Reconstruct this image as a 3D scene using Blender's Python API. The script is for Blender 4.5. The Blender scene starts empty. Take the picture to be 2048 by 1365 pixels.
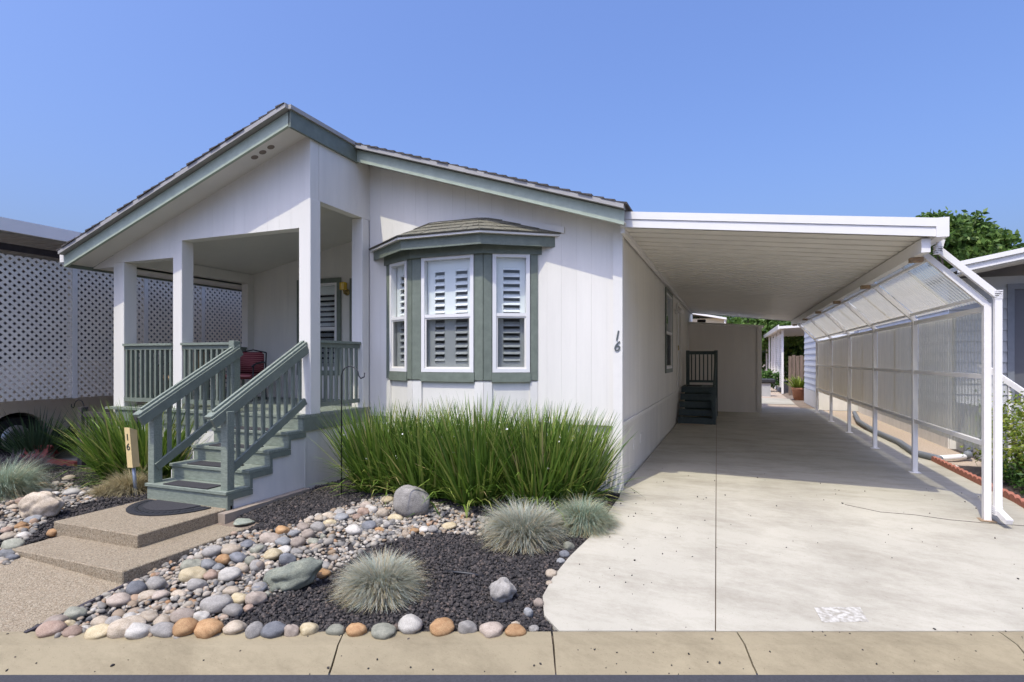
import bpy, bmesh, math, random
import numpy as np
from mathutils import Vector, noise
random.seed(7); rng = np.random.default_rng(7)
scene = bpy.context.scene
C = scene.collection
# ------------------------------------------------------------------ camera, sky, sun, exposure
FPX, TH, HC = 1119.0, math.atan(436/1119), 1.7
CR = (math.cos(TH), math.sin(TH)); CF = (-math.sin(TH), math.cos(TH))
cam = bpy.data.cameras.new('camera'); camo = bpy.data.objects.new('camera', cam); C.objects.link(camo)
camo.location = (0, 0, HC); camo.rotation_euler = (math.pi/2, 0, TH)
cam.sensor_width = 36; cam.lens = 36*FPX/2048; cam.shift_y = 37.5/2048
cam.clip_start = 0.05; cam.clip_end = 3000
scene.camera = camo
world = bpy.data.worlds.new('World'); scene.world = world; world.use_nodes = True
wn = world.node_tree; bg = wn.nodes['Background']
sky = wn.nodes.new('ShaderNodeTexSky'); sky.sky_type = 'NISHITA'; sky.sun_disc = False
SUN = Vector((-0.12, -0.52, 1.0)).normalized()
sky.sun_elevation = math.asin(SUN.z); sky.sun_rotation = math.atan2(SUN.x, SUN.y)
sky.air_density = 1.4; sky.dust_density = 6.0; sky.ozone_density = 10.0
tn = wn.nodes.new('ShaderNodeMix'); tn.data_type = 'RGBA'; tn.blend_type = 'MULTIPLY'; tn.inputs[0].default_value = 1; tn.inputs[7].default_value = (.86, .84, 1.03, 1)
wn.links.new(sky.outputs[0], tn.inputs[6]); wn.links.new(tn.outputs[2], bg.inputs[0]); bg.inputs[1].default_value = 0.15
sl = bpy.data.lights.new('sun', 'SUN'); sl.energy = 2.0; sl.angle = math.radians(0.53); sl.color = (1.0, 0.965, 0.79)
so = bpy.data.objects.new('sun', sl); C.objects.link(so); so.location = (-5, -10, 20)
so.rotation_euler = SUN.to_track_quat('Z', 'Y').to_euler()
vs = scene.view_settings; vs.view_transform = 'Standard'; vs.look = 'None'; vs.exposure = 0.74; vs.gamma = 1

# ------------------------------------------------------------------ helpers
def gd(d): return 0.0 if d > 6.6 else -.27*((6.6-max(d, 4.0))/2.6)**1.3
def gz(x, y): return gd(x*CF[0]+y*CF[1])
def sd(s, d): return (CR[0]*s+CF[0]*d, CR[1]*s+CF[1]*d)          # street frame (along kerb, away from camera) to world
def G(u, v):                                                      # a point of the sloping yard
    a = (u-1024)/FPX; c = -(v-720)/FPX; z = 0
    for i in range(40):
        t = (z-HC)/c; z = .5*z+.5*gd(t)
    return Vector((CR[0]*a*t+CF[0]*t, CR[1]*a*t+CF[1]*t, z)), t

def tag(o, label=None, cat=None, group=None, kind=None):
    if label: o['label'] = label
    if cat: o['category'] = cat
    if group: o['group'] = group
    if kind: o['kind'] = kind
    return o
def link(name, me, mat, parent=None, smooth=False):
    o = bpy.data.objects.new(name, me); C.objects.link(o)
    if mat is not None and not me.materials: me.materials.append(mat)
    if parent is not None:
        o.parent = parent
    if smooth: me.polygons.foreach_set('use_smooth', [True]*len(me.polygons))
    return o
def empty(name, loc, label, cat, group=None, rz=0):
    o = bpy.data.objects.new(name, None); C.objects.link(o); o.location = loc; o.rotation_euler = (0, 0, rz)
    o.empty_display_size = .1
    return tag(o, label, cat, group)
def wloc(o):
    v = Vector((0, 0, 0))
    while o is not None: v += o.location; o = o.parent
    return v
class FR:                                                         # a local frame: a along, c outward, b up
    def __init__(s, o, ang): s.o = Vector(o); s.u = Vector((math.cos(ang), math.sin(ang), 0)); s.n = Vector((math.sin(ang), -math.cos(ang), 0))
    def p(s, a, c, z): return s.o + s.u*a + s.n*c + Vector((0, 0, z))
class MB:
    def __init__(s): s.v = []; s.f = []
    def hexa(s, p):                                               # 0-3 bottom ring, 4-7 top ring
        n = len(s.v); s.v += [tuple(q) for q in p]
        s.f += [(n, n+3, n+2, n+1), (n+4, n+5, n+6, n+7)] + [(n+i, n+(i+1) % 4, n+4+(i+1) % 4, n+4+i) for i in range(4)]
        return s
    def box(s, x0, x1, y0, y1, z0, z1):
        return s.hexa([(x0, y0, z0), (x1, y0, z0), (x1, y1, z0), (x0, y1, z0), (x0, y0, z1), (x1, y0, z1), (x1, y1, z1), (x0, y1, z1)])
    def fbox(s, fr, a0, a1, c0, c1, z0, z1, z0b=None, z1b=None):
        z0b = z0 if z0b is None else z0b; z1b = z1 if z1b is None else z1b
        return s.hexa([fr.p(a0, c1, z0), fr.p(a1, c1, z0b), fr.p(a1, c0, z0b), fr.p(a0, c0, z0), fr.p(a0, c1, z1), fr.p(a1, c1, z1b), fr.p(a1, c0, z1b), fr.p(a0, c0, z1)])
    def prism(s, poly, z0, z1, zb=None):
        n = len(s.v); k = len(poly)
        s.v += [(q[0], q[1], z0 if zb is None else zb(q)) for q in poly]+[(q[0], q[1], z1(q) if callable(z1) else z1) for q in poly]
        s.f += [tuple(range(n+k-1, n-1, -1)), tuple(range(n+k, n+2*k))]+[(n+i, n+(i+1) % k, n+k+(i+1) % k, n+k+i) for i in range(k)]
        return s
    def extr(s, poly3, vec):                                      # a planar polygon pushed along vec
        n = len(s.v); k = len(poly3); vec = Vector(vec)
        s.v += [tuple(q) for q in poly3]+[tuple(Vector(q)+vec) for q in poly3]
        s.f += [tuple(range(n, n+k)), tuple(range(n+2*k-1, n+k-1, -1))]+[(n+(i+1) % k, n+i, n+k+i, n+k+(i+1) % k) for i in range(k)]
        return s
    def bar(s, p, q, w, h, up=(0, 0, 1)):                         # a squared bar from p to q
        p = Vector(p); q = Vector(q); d = (q-p).normalized(); up = Vector(up)
        if abs(d.dot(up)) > .99: up = Vector((0, 1, 0))
        r = d.cross(up).normalized()*w/2; t = r.cross(d).normalized()*h/2
        return s.hexa([p-r-t, p+r-t, q+r-t, q-r-t, p-r+t, p+r+t, q+r+t, q-r+t])
    def tube(s, pts, rad, n=8, cap=True):
        pts = [Vector(p) for p in pts]; rs = rad if isinstance(rad, (list, tuple)) else [rad]*len(pts)
        base = len(s.v); ref = Vector((.31, .22, .92))
        for i, p in enumerate(pts):
            d = (pts[min(i+1, len(pts)-1)]-pts[max(i-1, 0)]).normalized()
            a = d.cross(ref).normalized(); b = d.cross(a)
            for k in range(n):
                t = 2*math.pi*k/n; s.v.append(tuple(p+(a*math.cos(t)+b*math.sin(t))*rs[i]))
        for i in range(len(pts)-1):
            for k in range(n):
                s.f.append((base+i*n+k, base+i*n+(k+1) % n, base+(i+1)*n+(k+1) % n, base+(i+1)*n+k))
        if cap: s.f += [tuple(base+k for k in range(n))[::-1], tuple(base+(len(pts)-1)*n+k for k in range(n))]
        return s
    def lathe(s, c, prof, n=16, axis='z'):
        base = len(s.v)
        for r, h in prof:
            for k in range(n):
                t = 2*math.pi*k/n; q = (r*math.cos(t), r*math.sin(t), h)
                if axis == 'x': q = (q[2], q[0], q[1])
                if axis == 'y': q = (q[0], q[2], q[1])
                s.v.append((c[0]+q[0], c[1]+q[1], c[2]+q[2]))
        for i in range(len(prof)-1):
            for k in range(n): s.f.append((base+i*n+k, base+i*n+(k+1) % n, base+(i+1)*n+(k+1) % n, base+(i+1)*n+k))
        s.f += [tuple(base+k for k in range(n))[::-1], tuple(base+(len(prof)-1)*n+k for k in range(n))]
        return s
    def build(s, name, mat, parent=None, smooth=False, label=None, bevel=0):
        L = wloc(parent) if parent is not None else Vector((0, 0, 0))
        me = bpy.data.meshes.new(name); me.from_pydata([(v[0]-L.x, v[1]-L.y, v[2]-L.z) for v in s.v], [], s.f)
        bm = bmesh.new(); bm.from_mesh(me); bmesh.ops.recalc_face_normals(bm, faces=bm.faces)
        if bevel: bmesh.ops.bevel(bm, geom=bm.edges[:], offset=bevel, segments=1, affect='EDGES')
        bm.to_mesh(me); bm.free()
        o = link(name, me, mat, parent, smooth)
        if label: o['label'] = label
        return o
def thing(name, mb, mat, label, cat, group=None, smooth=False, base=None, bevel=0):   # a one-mesh thing with its origin at its base
    xs = np.array(mb.v); b = Vector(base) if base else Vector((xs[:, 0].mean(), xs[:, 1].mean(), xs[:, 2].min()))
    mb.v = [(v[0]-b.x, v[1]-b.y, v[2]-b.z) for v in mb.v]
    o = mb.build(name, mat, None, smooth, bevel=bevel); o.location = b
    return tag(o, label, cat, group)
def fast_mesh(name, V, Fc, mat, parent=None, smooth=False):
    V = np.asarray(V, np.float32); Fc = np.asarray(Fc, np.int32); m, k = Fc.shape
    me = bpy.data.meshes.new(name); me.vertices.add(len(V)); me.vertices.foreach_set('co', V.ravel())
    me.loops.add(m*k); me.loops.foreach_set('vertex_index', Fc.ravel())
    me.polygons.add(m); me.polygons.foreach_set('loop_start', np.arange(0, m*k, k, dtype=np.int32))
    me.update(calc_edges=True); me.validate()
    return link(name, me, mat, parent, smooth)

# ------------------------------------------------------------------ materials
def mat_new(name):
    m = bpy.data.materials.new(name); m.use_nodes = True
    return m, m.node_tree.nodes, m.node_tree.links, m.node_tree.nodes['Principled BSDF']
def lin(h):
    h = h.lstrip('#'); return tuple(((int(h[i:i+2], 16)/255)**2.2) for i in (0, 2, 4))+(1,)
def P(name, col, rough=.6, var=.12, scale=6, bump=0, bscale=60, stretch=(1, 1, 1), col2=None, spec=.5, metal=0, coords='Object', detail=6):
    m, N, L, B = mat_new(name)
    B.inputs['Roughness'].default_value = rough; B.inputs['Specular IOR Level'].default_value = spec; B.inputs['Metallic'].default_value = metal
    tc = N.new('ShaderNodeTexCoord'); mp = N.new('ShaderNodeMapping'); mp.inputs['Scale'].default_value = stretch
    geo = N.new('ShaderNodeNewGeometry'); L.new(geo.outputs['Position'], mp.inputs[0])
    nz = N.new('ShaderNodeTexNoise'); nz.inputs['Scale'].default_value = scale; nz.inputs['Detail'].default_value = detail; nz.inputs['Roughness'].default_value = .65
    L.new(mp.outputs[0], nz.inputs['Vector'])
    rp = N.new('ShaderNodeValToRGB'); L.new(nz.outputs['Fac'], rp.inputs[0])
    c = col if len(col) == 4 else tuple(col)+(1,)
    a = tuple(x*(1-var) for x in c[:3])+(1,); b = col2 if col2 else tuple(min(1, x*(1+var)) for x in c[:3])+(1,)
    if len(b) == 3: b = tuple(b)+(1,)
    rp.color_ramp.elements[0].color = a; rp.color_ramp.elements[0].position = .3
    rp.color_ramp.elements[1].color = b; rp.color_ramp.elements[1].position = .7
    L.new(rp.outputs[0], B.inputs['Base Color'])
    if bump:
        n2 = N.new('ShaderNodeTexNoise'); n2.inputs['Scale'].default_value = bscale; n2.inputs['Detail'].default_value = 5
        L.new(mp.outputs[0], n2.inputs['Vector'])
        bp = N.new('ShaderNodeBump'); bp.inputs['Strength'].default_value = bump; bp.inputs['Distance'].default_value = .01
        L.new(n2.outputs['Fac'], bp.inputs['Height']); L.new(bp.outputs[0], B.inputs['Normal'])
    return m
M = {}
M['white'] = P('white_siding', (.76, .725, .64), .55, .07, 2, .2, 22, (1, 1, .12))
M['white_panel'] = P('white_skirting', (.72, .69, .615), .6, .07, 4, .2, 30, (1, 1, .2))
M['trimwhite'] = P('white_trim', (.75, .72, .645), .45, .03, 8)
M['lattice'] = P('lattice_vinyl', (.82, .745, .62), .5, .06, 2)
M['vinyl'] = P('white_vinyl', (.78, .76, .72), .35, .02, 5)
M['green'] = P('sage_paint', (.165, .190, .148), .55, .15, 9, .25, 40, (1, 1, 1))
M['greenw'] = P('sage_worn_paint', (.20, .228, .178), .6, .28, 14, .35, 50, (1, 4, 4))
M['faded'] = P('faded_pale_sage_paint', (.38, .43, .335), .6, .1, 9, .25, 40)
M['dgreen'] = P('dark_green_paint', (.06, .085, .082), .55, .15, 9, .2, 40)
M['shingle'] = P('brown_grey_shingle', (.085, .075, .068), .9, .4, 25, .6, 200)
M['bayshingle'] = P('weathered_olive_shingle', (.155, .145, .105), .9, .35, 22, .6, 200)
M['drip'] = P('grey_drip_edge', (.36, .345, .32), .6, .08, 6)
M['soffit'] = P('soffit_white', (.74, .71, .635), .6, .04, 2)
M['alu'] = P('white_enamelled_aluminium', (.80, .77, .72), .35, .03, 3, spec=.5)
M['aluc'] = P('cream_roof_pan', (.80, .76, .67), .45, .05, 2)
M['rust'] = P('rusty_bracket', (.32, .22, .13), .8, .3, 30)
M['drive'] = None
M['kerb'] = None
M['asphalt'] = P('asphalt', (.045, .045, .05), .85, .25, 60, .4, 220)
M['soil'] = P('bare_soil', (.20, .15, .105), .95, .3, 3, .4, 60)
M['gravel'] = P('tan_gravel', (.42, .33, .24), .95, .35, 40, .6, 70)
M['mulch'] = P('dark_mulch', (.055, .04, .033), .95, .5, 40, .8, 70)
M['lavabase'] = P('lava_fines', (.038, .034, .031), .95, .4, 70, .8, 90)
M['black'] = P('black_rubber', (.018, .018, .02), .7, .2, 40, .3, 120)
M['iron'] = P('black_iron', (.02, .02, .022), .45, .1, 20)
M['tread'] = P('dark_tread_mat', (.035, .033, .034), .9, .3, 60, .5, 150)
M['pipe'] = P('grey_pipe', (.17, .18, .19), .55, .1, 10)
M['brick'] = P('terracotta_edging', (.36, .135, .085), .85, .25, 20, .4, 90)
M['ntan'] = P('beige_stucco', (.62, .54, .38), .8, .06, 3)
M['ngrey'] = P('grey_siding', (.40, .40, .385), .6, .05, 3)
M['nwhite'] = P('pale_lap_siding', (.66, .68, .70), .55, .05, 3)
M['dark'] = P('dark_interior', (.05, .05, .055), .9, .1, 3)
M['room'] = P('interior_wall', (.42, .42, .40), .9, .05, 3)
M['shed'] = P('shed_panel', (.74, .70, .64), .6, .05, 3, .2, 22, (1, 1, .12))
M['oldwood'] = P('dark_weathered_wood', (.05, .042, .045), .85, .3, 14, .4, 40, (1, 1, .2))
M['fencewood'] = P('brown_fence_wood', (.17, .12, .085), .85, .3, 12, .4, 40, (1, 1, .2))
M['carpaint'] = P('beige_car_paint', (.72, .64, .52), .3, .02, 2)
M['hub'] = P('silver_hubcap', (.6, .6, .6), .3, .05, 5, metal=.8)
M['cushion'] = None
M['tanfab'] = P('tan_fabric', (.45, .30, .16), .85, .2, 20)
M['yellowpost'] = P('yellow_marker_paint', (.70, .53, .25), .5, .06, 10)
M['steel'] = P('galvanised_post', (.24, .28, .34), .45, .1, 12, metal=.3)
M['red'] = P('faded_red_paint', (.30, .075, .05), .8, .15, 12)
M['bark'] = P('bark', (.12, .09, .07), .9, .3, 10, .5, 40)
M['pot'] = P('terracotta_pot', (.42, .19, .11), .8, .12, 8)
M['lampglass'] = P('amber_glass', (.75, .48, .05), .15, .1, 8)
M['brass'] = P('brass', (.45, .33, .12), .35, .1, 10, metal=.7)
M['numeral'] = P('numeral_paint', (.025, .04, .035), .5, .05, 5)
M['wallnum'] = P('pewter_numeral', (.10, .115, .11), .4, .05, 5)
M['vent'] = P('vent_mesh', (.22, .18, .14), .8, .3, 200)
M['shutter'] = P('shutter_white', (.84, .84, .80), .4, .02, 5)
M['door'] = P('door_dark', (.10, .10, .105), .5, .05, 5)

def concrete(name, base, stain, scale=1.0):
    m, N, L, B = mat_new(name); geo = N.new('ShaderNodeNewGeometry')
    def nz(sc, det=8, r=.6, st=(1, 1, 1)):
        mp = N.new('ShaderNodeMapping'); mp.inputs['Scale'].default_value = st; L.new(geo.outputs['Position'], mp.inputs[0])
        n = N.new('ShaderNodeTexNoise'); n.inputs['Scale'].default_value = sc; n.inputs['Detail'].default_value = det; n.inputs['Roughness'].default_value = r
        L.new(mp.outputs[0], n.inputs['Vector']); return n.outputs['Fac']
    def ramp(f, p0, p1, c0, c1):
        r = N.new('ShaderNodeValToRGB'); r.color_ramp.elements[0].position = p0; r.color_ramp.elements[1].position = p1
        r.color_ramp.elements[0].color = c0; r.color_ramp.elements[1].color = c1; L.new(f, r.inputs[0]); return r.outputs[0]
    def mix(a, b, f, mode='MIX'):
        x = N.new('ShaderNodeMix'); x.data_type = 'RGBA'; x.blend_type = mode
        if isinstance(f, float): x.inputs[0].default_value = f
        else: L.new(f, x.inputs[0])
        for s, i in ((a, 6), (b, 7)):
            if isinstance(s, tuple): x.inputs[i].default_value = s
            else: L.new(s, x.inputs[i])
        return x.outputs[2]
    b4 = tuple(base)+(1,)
    c = ramp(nz(.9, 6, .6, (1, .5, 1)), .3, .7, tuple(v*.88 for v in base)+(1,), tuple(min(1, v*1.08) for v in base)+(1,))
    blot = ramp(nz(1.5, 12, .8, (.6, 1.3, 1)), .45, .78, (0, 0, 0, 1), (1, 1, 1, 1))
    blot2 = N.new('ShaderNodeMath'); blot2.operation = 'MULTIPLY'; blot2.inputs[1].default_value = .8; L.new(blot, blot2.inputs[0])
    c = mix(c, tuple(stain)+(1,), blot2.outputs[0])
    speck = ramp(nz(130, 3), .62, .72, (1, 1, 1, 1), (.72, .70, .68, 1))
    c = mix(c, speck, 1.0, 'MULTIPLY')
    pits = ramp(nz(34, 2), .70, .76, (1, 1, 1, 1), (.6, .57, .54, 1))
    c = mix(c, pits, .7, 'MULTIPLY')
    L.new(c, B.inputs['Base Color']); B.inputs['Roughness'].default_value = .85; B.inputs['Specular IOR Level'].default_value = .25
    bp = N.new('ShaderNodeBump'); bp.inputs['Strength'].default_value = .3; bp.inputs['Distance'].default_value = .006
    L.new(nz(90, 6), bp.inputs['Height']); L.new(bp.outputs[0], B.inputs['Normal'])
    return m
M['drive'] = concrete('driveway_concrete', (.45, .415, .325), (.21, .18, .13))
M['kerb'] = concrete('tan_kerb_concrete', (.30, .25, .155), (.12, .095, .055))
M['slab'] = concrete('old_concrete', (.33, .27, .205), (.2, .16, .12))
def aggregate():
    m, N, L, B = mat_new('exposed_aggregate'); geo = N.new('ShaderNodeNewGeometry')
    v = N.new('ShaderNodeTexVoronoi'); v.inputs['Scale'].default_value = 120; L.new(geo.outputs['Position'], v.inputs['Vector'])
    r = N.new('ShaderNodeValToRGB'); cr = r.color_ramp
    cr.elements[0].color = (.15, .115, .07, 1); cr.elements[1].color = (.42, .355, .245, 1)
    for p, c in ((.3, (.255, .195, .12, 1)), (.55, (.32, .255, .165, 1)), (.8, (.24, .20, .135, 1))):
        e = cr.elements.new(p); e.color = c
    s = N.new('ShaderNodeSeparateColor'); L.new(v.outputs['Color'], s.inputs[0]); L.new(s.outputs[0], r.inputs[0])
    L.new(r.outputs[0], B.inputs['Base Color']); B.inputs['Roughness'].default_value = .85
    bp = N.new('ShaderNodeBump'); bp.inputs['Strength'].default_value = .6; bp.inputs['Distance'].default_value = .006; bp.invert = True
    L.new(v.outputs['Distance'], bp.inputs['Height']); L.new(bp.outputs[0], B.inputs['Normal'])
    return m
M['aggr'] = aggregate()
def island(name, stops, rough=.85, trans=0, bump=0, bscale=80, spec=.3):
    m, N, L, B = mat_new(name); geo = N.new('ShaderNodeNewGeometry'); r = N.new('ShaderNodeValToRGB'); cr = r.color_ramp
    while len(cr.elements) < len(stops): cr.elements.new(.5)
    for e, (p, c) in zip(cr.elements, stops): e.position = p; e.color = tuple(c)+(1,)
    L.new(geo.outputs['Random Per Island'], r.inputs[0]); L.new(r.outputs[0], B.inputs['Base Color'])
    B.inputs['Roughness'].default_value = rough; B.inputs['Specular IOR Level'].default_value = spec
    if trans:
        t = N.new('ShaderNodeBsdfTranslucent'); L.new(r.outputs[0], t.inputs[0]); mx = N.new('ShaderNodeMixShader'); mx.inputs[0].default_value = trans
        L.new(B.outputs[0], mx.inputs[1]); L.new(t.outputs[0], mx.inputs[2]); L.new(mx.outputs[0], N['Material Output'].inputs[0])
    if bump:
        n2 = N.new('ShaderNodeTexNoise'); n2.inputs['Scale'].default_value = bscale; bp = N.new('ShaderNodeBump'); bp.inputs['Strength'].default_value = bump; bp.inputs['Distance'].default_value = .01
        L.new(geo.outputs['Position'], n2.inputs['Vector']); L.new(n2.outputs['Fac'], bp.inputs['Height']); L.new(bp.outputs[0], B.inputs['Normal'])
    return m
M['lava'] = island('lava_rock', [(0, (.028, .026, .025)), (.6, (.055, .049, .045)), (.9, (.09, .076, .066)), (1, (.13, .10, .08))], .95, bump=.8)
M['pebble'] = island('river_pebble', [(0, (.13, .125, .115)), (.3, (.25, .225, .185)), (.55, (.36, .32, .25)), (.72, (.25, .175, .105)), (.88, (.46, .425, .355)), (1, (.30, .16, .07))], .75)
M['strap'] = island('strap_leaf', [(0, (.05, .10, .014)), (.35, (.11, .20, .028)), (.7, (.22, .33, .05)), (.93, (.36, .38, .10)), (1, (.48, .38, .18))], .42, .3, spec=.5)
M['darkspike'] = island('dark_spiky_leaf', [(0, (.03, .07, .03)), (1, (.08, .13, .06))], .5, .25)
M['fescue'] = island('blue_fescue_blade', [(0, (.30, .34, .28)), (.45, (.42, .46, .38)), (.75, (.50, .47, .35)), (1, (.58, .47, .31))], .7, .25)
M['fescueg'] = island('green_fescue_blade', [(0, (.24, .31, .22)), (.6, (.34, .43, .32)), (.9, (.45, .47, .32)), (1, (.55, .45, .28))], .7, .25)
M['blonde'] = island('blonde_grass_blade', [(0, (.28, .26, .14)), (.6, (.42, .35, .19)), (1, (.5, .4, .24))], .7, .25)
M['twig'] = island('grey_twig', [(0, (.09, .07, .07)), (1, (.2, .16, .15))], .9)
M['hedge'] = island('hedge_leaf', [(0, (.035, .09, .018)), (.5, (.06, .14, .025)), (1, (.13, .22, .05))], .5, .3)
M['limehedge'] = island('lime_hedge_leaf', [(0, (.12, .18, .02)), (.6, (.20, .26, .03)), (1, (.32, .33, .06))], .5, .3)
M['tree'] = island('tree_leaf', [(0, (.05, .10, .02)), (.5, (.10, .18, .035)), (1, (.18, .26, .06))], .5, .3)
M['cedar'] = island('light_tree_leaf', [(0, (.05, .11, .02)), (.5, (.09, .17, .03)), (1, (.16, .24, .06))], .5, .35)
def stonemat(name, c1, c2, sc=7):
    m, N, L, B = mat_new(name); tc = N.new('ShaderNodeTexCoord'); oi = N.new('ShaderNodeObjectInfo')
    ad = N.new('ShaderNodeVectorMath'); ad.operation = 'ADD'; L.new(tc.outputs['Object'], ad.inputs[0])
    ml = N.new('ShaderNodeMath'); ml.operation = 'MULTIPLY'; ml.inputs[1].default_value = 50; L.new(oi.outputs['Random'], ml.inputs[0]); L.new(ml.outputs[0], ad.inputs[1])
    n1 = N.new('ShaderNodeTexNoise'); n1.inputs['Scale'].default_value = 1.6; n1.inputs['Detail'].default_value = 8; n1.inputs['Roughness'].default_value = .7; L.new(ad.outputs[0], n1.inputs['Vector'])
    r = N.new('ShaderNodeValToRGB'); r.color_ramp.elements[0].position = .32; r.color_ramp.elements[1].position = .68
    r.color_ramp.elements[0].color = tuple(c1)+(1,); r.color_ramp.elements[1].color = tuple(c2)+(1,); L.new(n1.outputs['Fac'], r.inputs[0])
    n2 = N.new('ShaderNodeTexNoise'); n2.inputs['Scale'].default_value = 18; n2.inputs['Detail'].default_value = 4; L.new(ad.outputs[0], n2.inputs['Vector'])
    r2 = N.new('ShaderNodeValToRGB'); r2.color_ramp.elements[0].position = .3; r2.color_ramp.elements[1].position = .62
    r2.color_ramp.elements[0].color = (.68, .66, .64, 1); r2.color_ramp.elements[1].color = (1.1, 1.1, 1.1, 1); L.new(n2.outputs['Fac'], r2.inputs[0])
    x = N.new('ShaderNodeMix'); x.data_type = 'RGBA'; x.blend_type = 'MULTIPLY'; x.inputs[0].default_value = 1; L.new(r.outputs[0], x.inputs[6]); L.new(r2.outputs[0], x.inputs[7])
    hs = N.new('ShaderNodeHueSaturation'); L.new(x.outputs[2], hs.inputs['Color'])
    mr = N.new('ShaderNodeMapRange'); mr.inputs[3].default_value = .8; mr.inputs[4].default_value = 1.2; L.new(oi.outputs['Random'], mr.inputs[0]); L.new(mr.outputs[0], hs.inputs['Value'])
    L.new(hs.outputs[0], B.inputs['Base Color']); B.inputs['Roughness'].default_value = .75; B.inputs['Specular IOR Level'].default_value = .3
    bp = N.new('ShaderNodeBump'); bp.inputs['Strength'].default_value = .25; bp.inputs['Distance'].default_value = .02; L.new(n2.outputs['Fac'], bp.inputs['Height']); L.new(bp.outputs[0], B.inputs['Normal'])
    return m
SM = {'g': stonemat('grey_stone', (.215, .20, .175), (.36, .335, .29)), 'd': stonemat('slate_stone', (.125, .13, .135), (.225, .225, .225)), 'b': stonemat('bluish_stone', (.185, .19, .185), (.31, .305, .285)),
      't': stonemat('tan_stone', (.36, .29, .20), (.52, .44, .33)), 'o': stonemat('orange_stone', (.30, .16, .07), (.46, .29, .14)), 'w': stonemat('pale_stone', (.40, .375, .32), (.55, .51, .43)),
      'k': stonemat('pinkish_stone', (.30, .24, .185), (.43, .36, .285)), 'y': stonemat('yellowish_stone', (.48, .38, .21), (.62, .53, .34)), 'n': stonemat('brown_stone', (.24, .16, .11), (.38, .28, .21)),
      'v': stonemat('olive_stone', (.20, .20, .15), (.34, .33, .25)), 'e': stonemat('greenish_slab_stone', (.17, .19, .155), (.33, .34, .25))}
SNAME = {'g': 'grey', 'd': 'slate dark', 'b': 'bluish grey', 't': 'tan', 'o': 'orange', 'w': 'whitish', 'k': 'pinkish', 'y': 'yellowish', 'n': 'brown', 'v': 'olive', 'e': 'greenish'}
def glassmat(name, tint, refl, extra=0):
    m, N, L, B = mat_new(name)
    t = N.new('ShaderNodeBsdfTransparent'); t.inputs[0].default_value = tuple(tint)+(1,)
    g = N.new('ShaderNodeBsdfGlossy'); g.inputs['Roughness'].default_value = .01; g.inputs[0].default_value = (.9, .95, 1, 1)
    fc_ = N.new('ShaderNodeLayerWeight'); fc_.inputs[0].default_value = .5                # Schlick curve, the same from both sides of the thin sheet
    pw = N.new('ShaderNodeMath'); pw.operation = 'POWER'; pw.inputs[1].default_value = 5; L.new(fc_.outputs['Facing'], pw.inputs[0])
    lw = N.new('ShaderNodeMapRange'); lw.inputs[3].default_value = refl; lw.inputs[4].default_value = 1 if refl > .01 else .02; L.new(pw.outputs[0], lw.inputs[0])
    mx = N.new('ShaderNodeMixShader'); L.new(lw.outputs[0], mx.inputs[0]); L.new(t.outputs[0], mx.inputs[1]); L.new(g.outputs[0], mx.inputs[2])
    L.new(mx.outputs[0], N['Material Output'].inputs[0]); return m
M['glass'] = glassmat('window_glass', (.93, .96, .955), .07)
M['screen'] = glassmat('insect_screen', (.60, .60, .60), .002)
def poly(name, tr, col, milky):
    m, N, L, B = mat_new(name)
    t = N.new('ShaderNodeBsdfTransparent'); t.inputs[0].default_value = (.94, .93, .88, 1)
    d = N.new('ShaderNodeBsdfTranslucent'); d.inputs[0].default_value = tuple(col)+(1,)
    B.inputs['Base Color'].default_value = tuple(col)+(1,); B.inputs['Roughness'].default_value = .25
    a = N.new('ShaderNodeMixShader'); a.inputs[0].default_value = milky; L.new(B.outputs[0], a.inputs[1]); L.new(d.outputs[0], a.inputs[2])
    geo = N.new('ShaderNodeNewGeometry'); mp = N.new('ShaderNodeMapping'); mp.inputs['Scale'].default_value = (1, 6, .5); L.new(geo.outputs['Position'], mp.inputs[0])
    nz = N.new('ShaderNodeTexNoise'); nz.inputs['Scale'].default_value = 2.5; L.new(mp.outputs[0], nz.inputs['Vector'])
    mr = N.new('ShaderNodeMapRange'); mr.inputs[3].default_value = tr-.15; mr.inputs[4].default_value = tr+.15; L.new(nz.outputs['Fac'], mr.inputs[0])
    mx = N.new('ShaderNodeMixShader'); L.new(mr.outputs[0], mx.inputs[0]); L.new(a.outputs[0], mx.inputs[1]); L.new(t.outputs[0], mx.inputs[2])
    L.new(mx.outputs[0], N['Material Output'].inputs[0]); return m
M['polym'] = poly('milky_corrugated_plastic', .17, (.86, .79, .62), .6)
M['polyc'] = poly('clear_corrugated_plastic', .5, (.72, .70, .60), .55)
def cushion():
    m, N, L, B = mat_new('red_swirl_fabric'); tc = N.new('ShaderNodeTexCoord'); w = N.new('ShaderNodeTexWave'); w.wave_type = 'RINGS'; w.inputs['Scale'].default_value = 9; w.inputs['Distortion'].default_value = 1.5
    L.new(tc.outputs['Object'], w.inputs['Vector']); r = N.new('ShaderNodeValToRGB'); r.color_ramp.elements[0].color = (.16, .02, .025, 1); r.color_ramp.elements[1].color = (.42, .16, .15, 1); r.color_ramp.elements[0].position = .45
    L.new(w.outputs['Fac'], r.inputs[0]); L.new(r.outputs[0], B.inputs['Base Color']); B.inputs['Roughness'].default_value = .9; return m
M['cushion'] = cushion()

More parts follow.
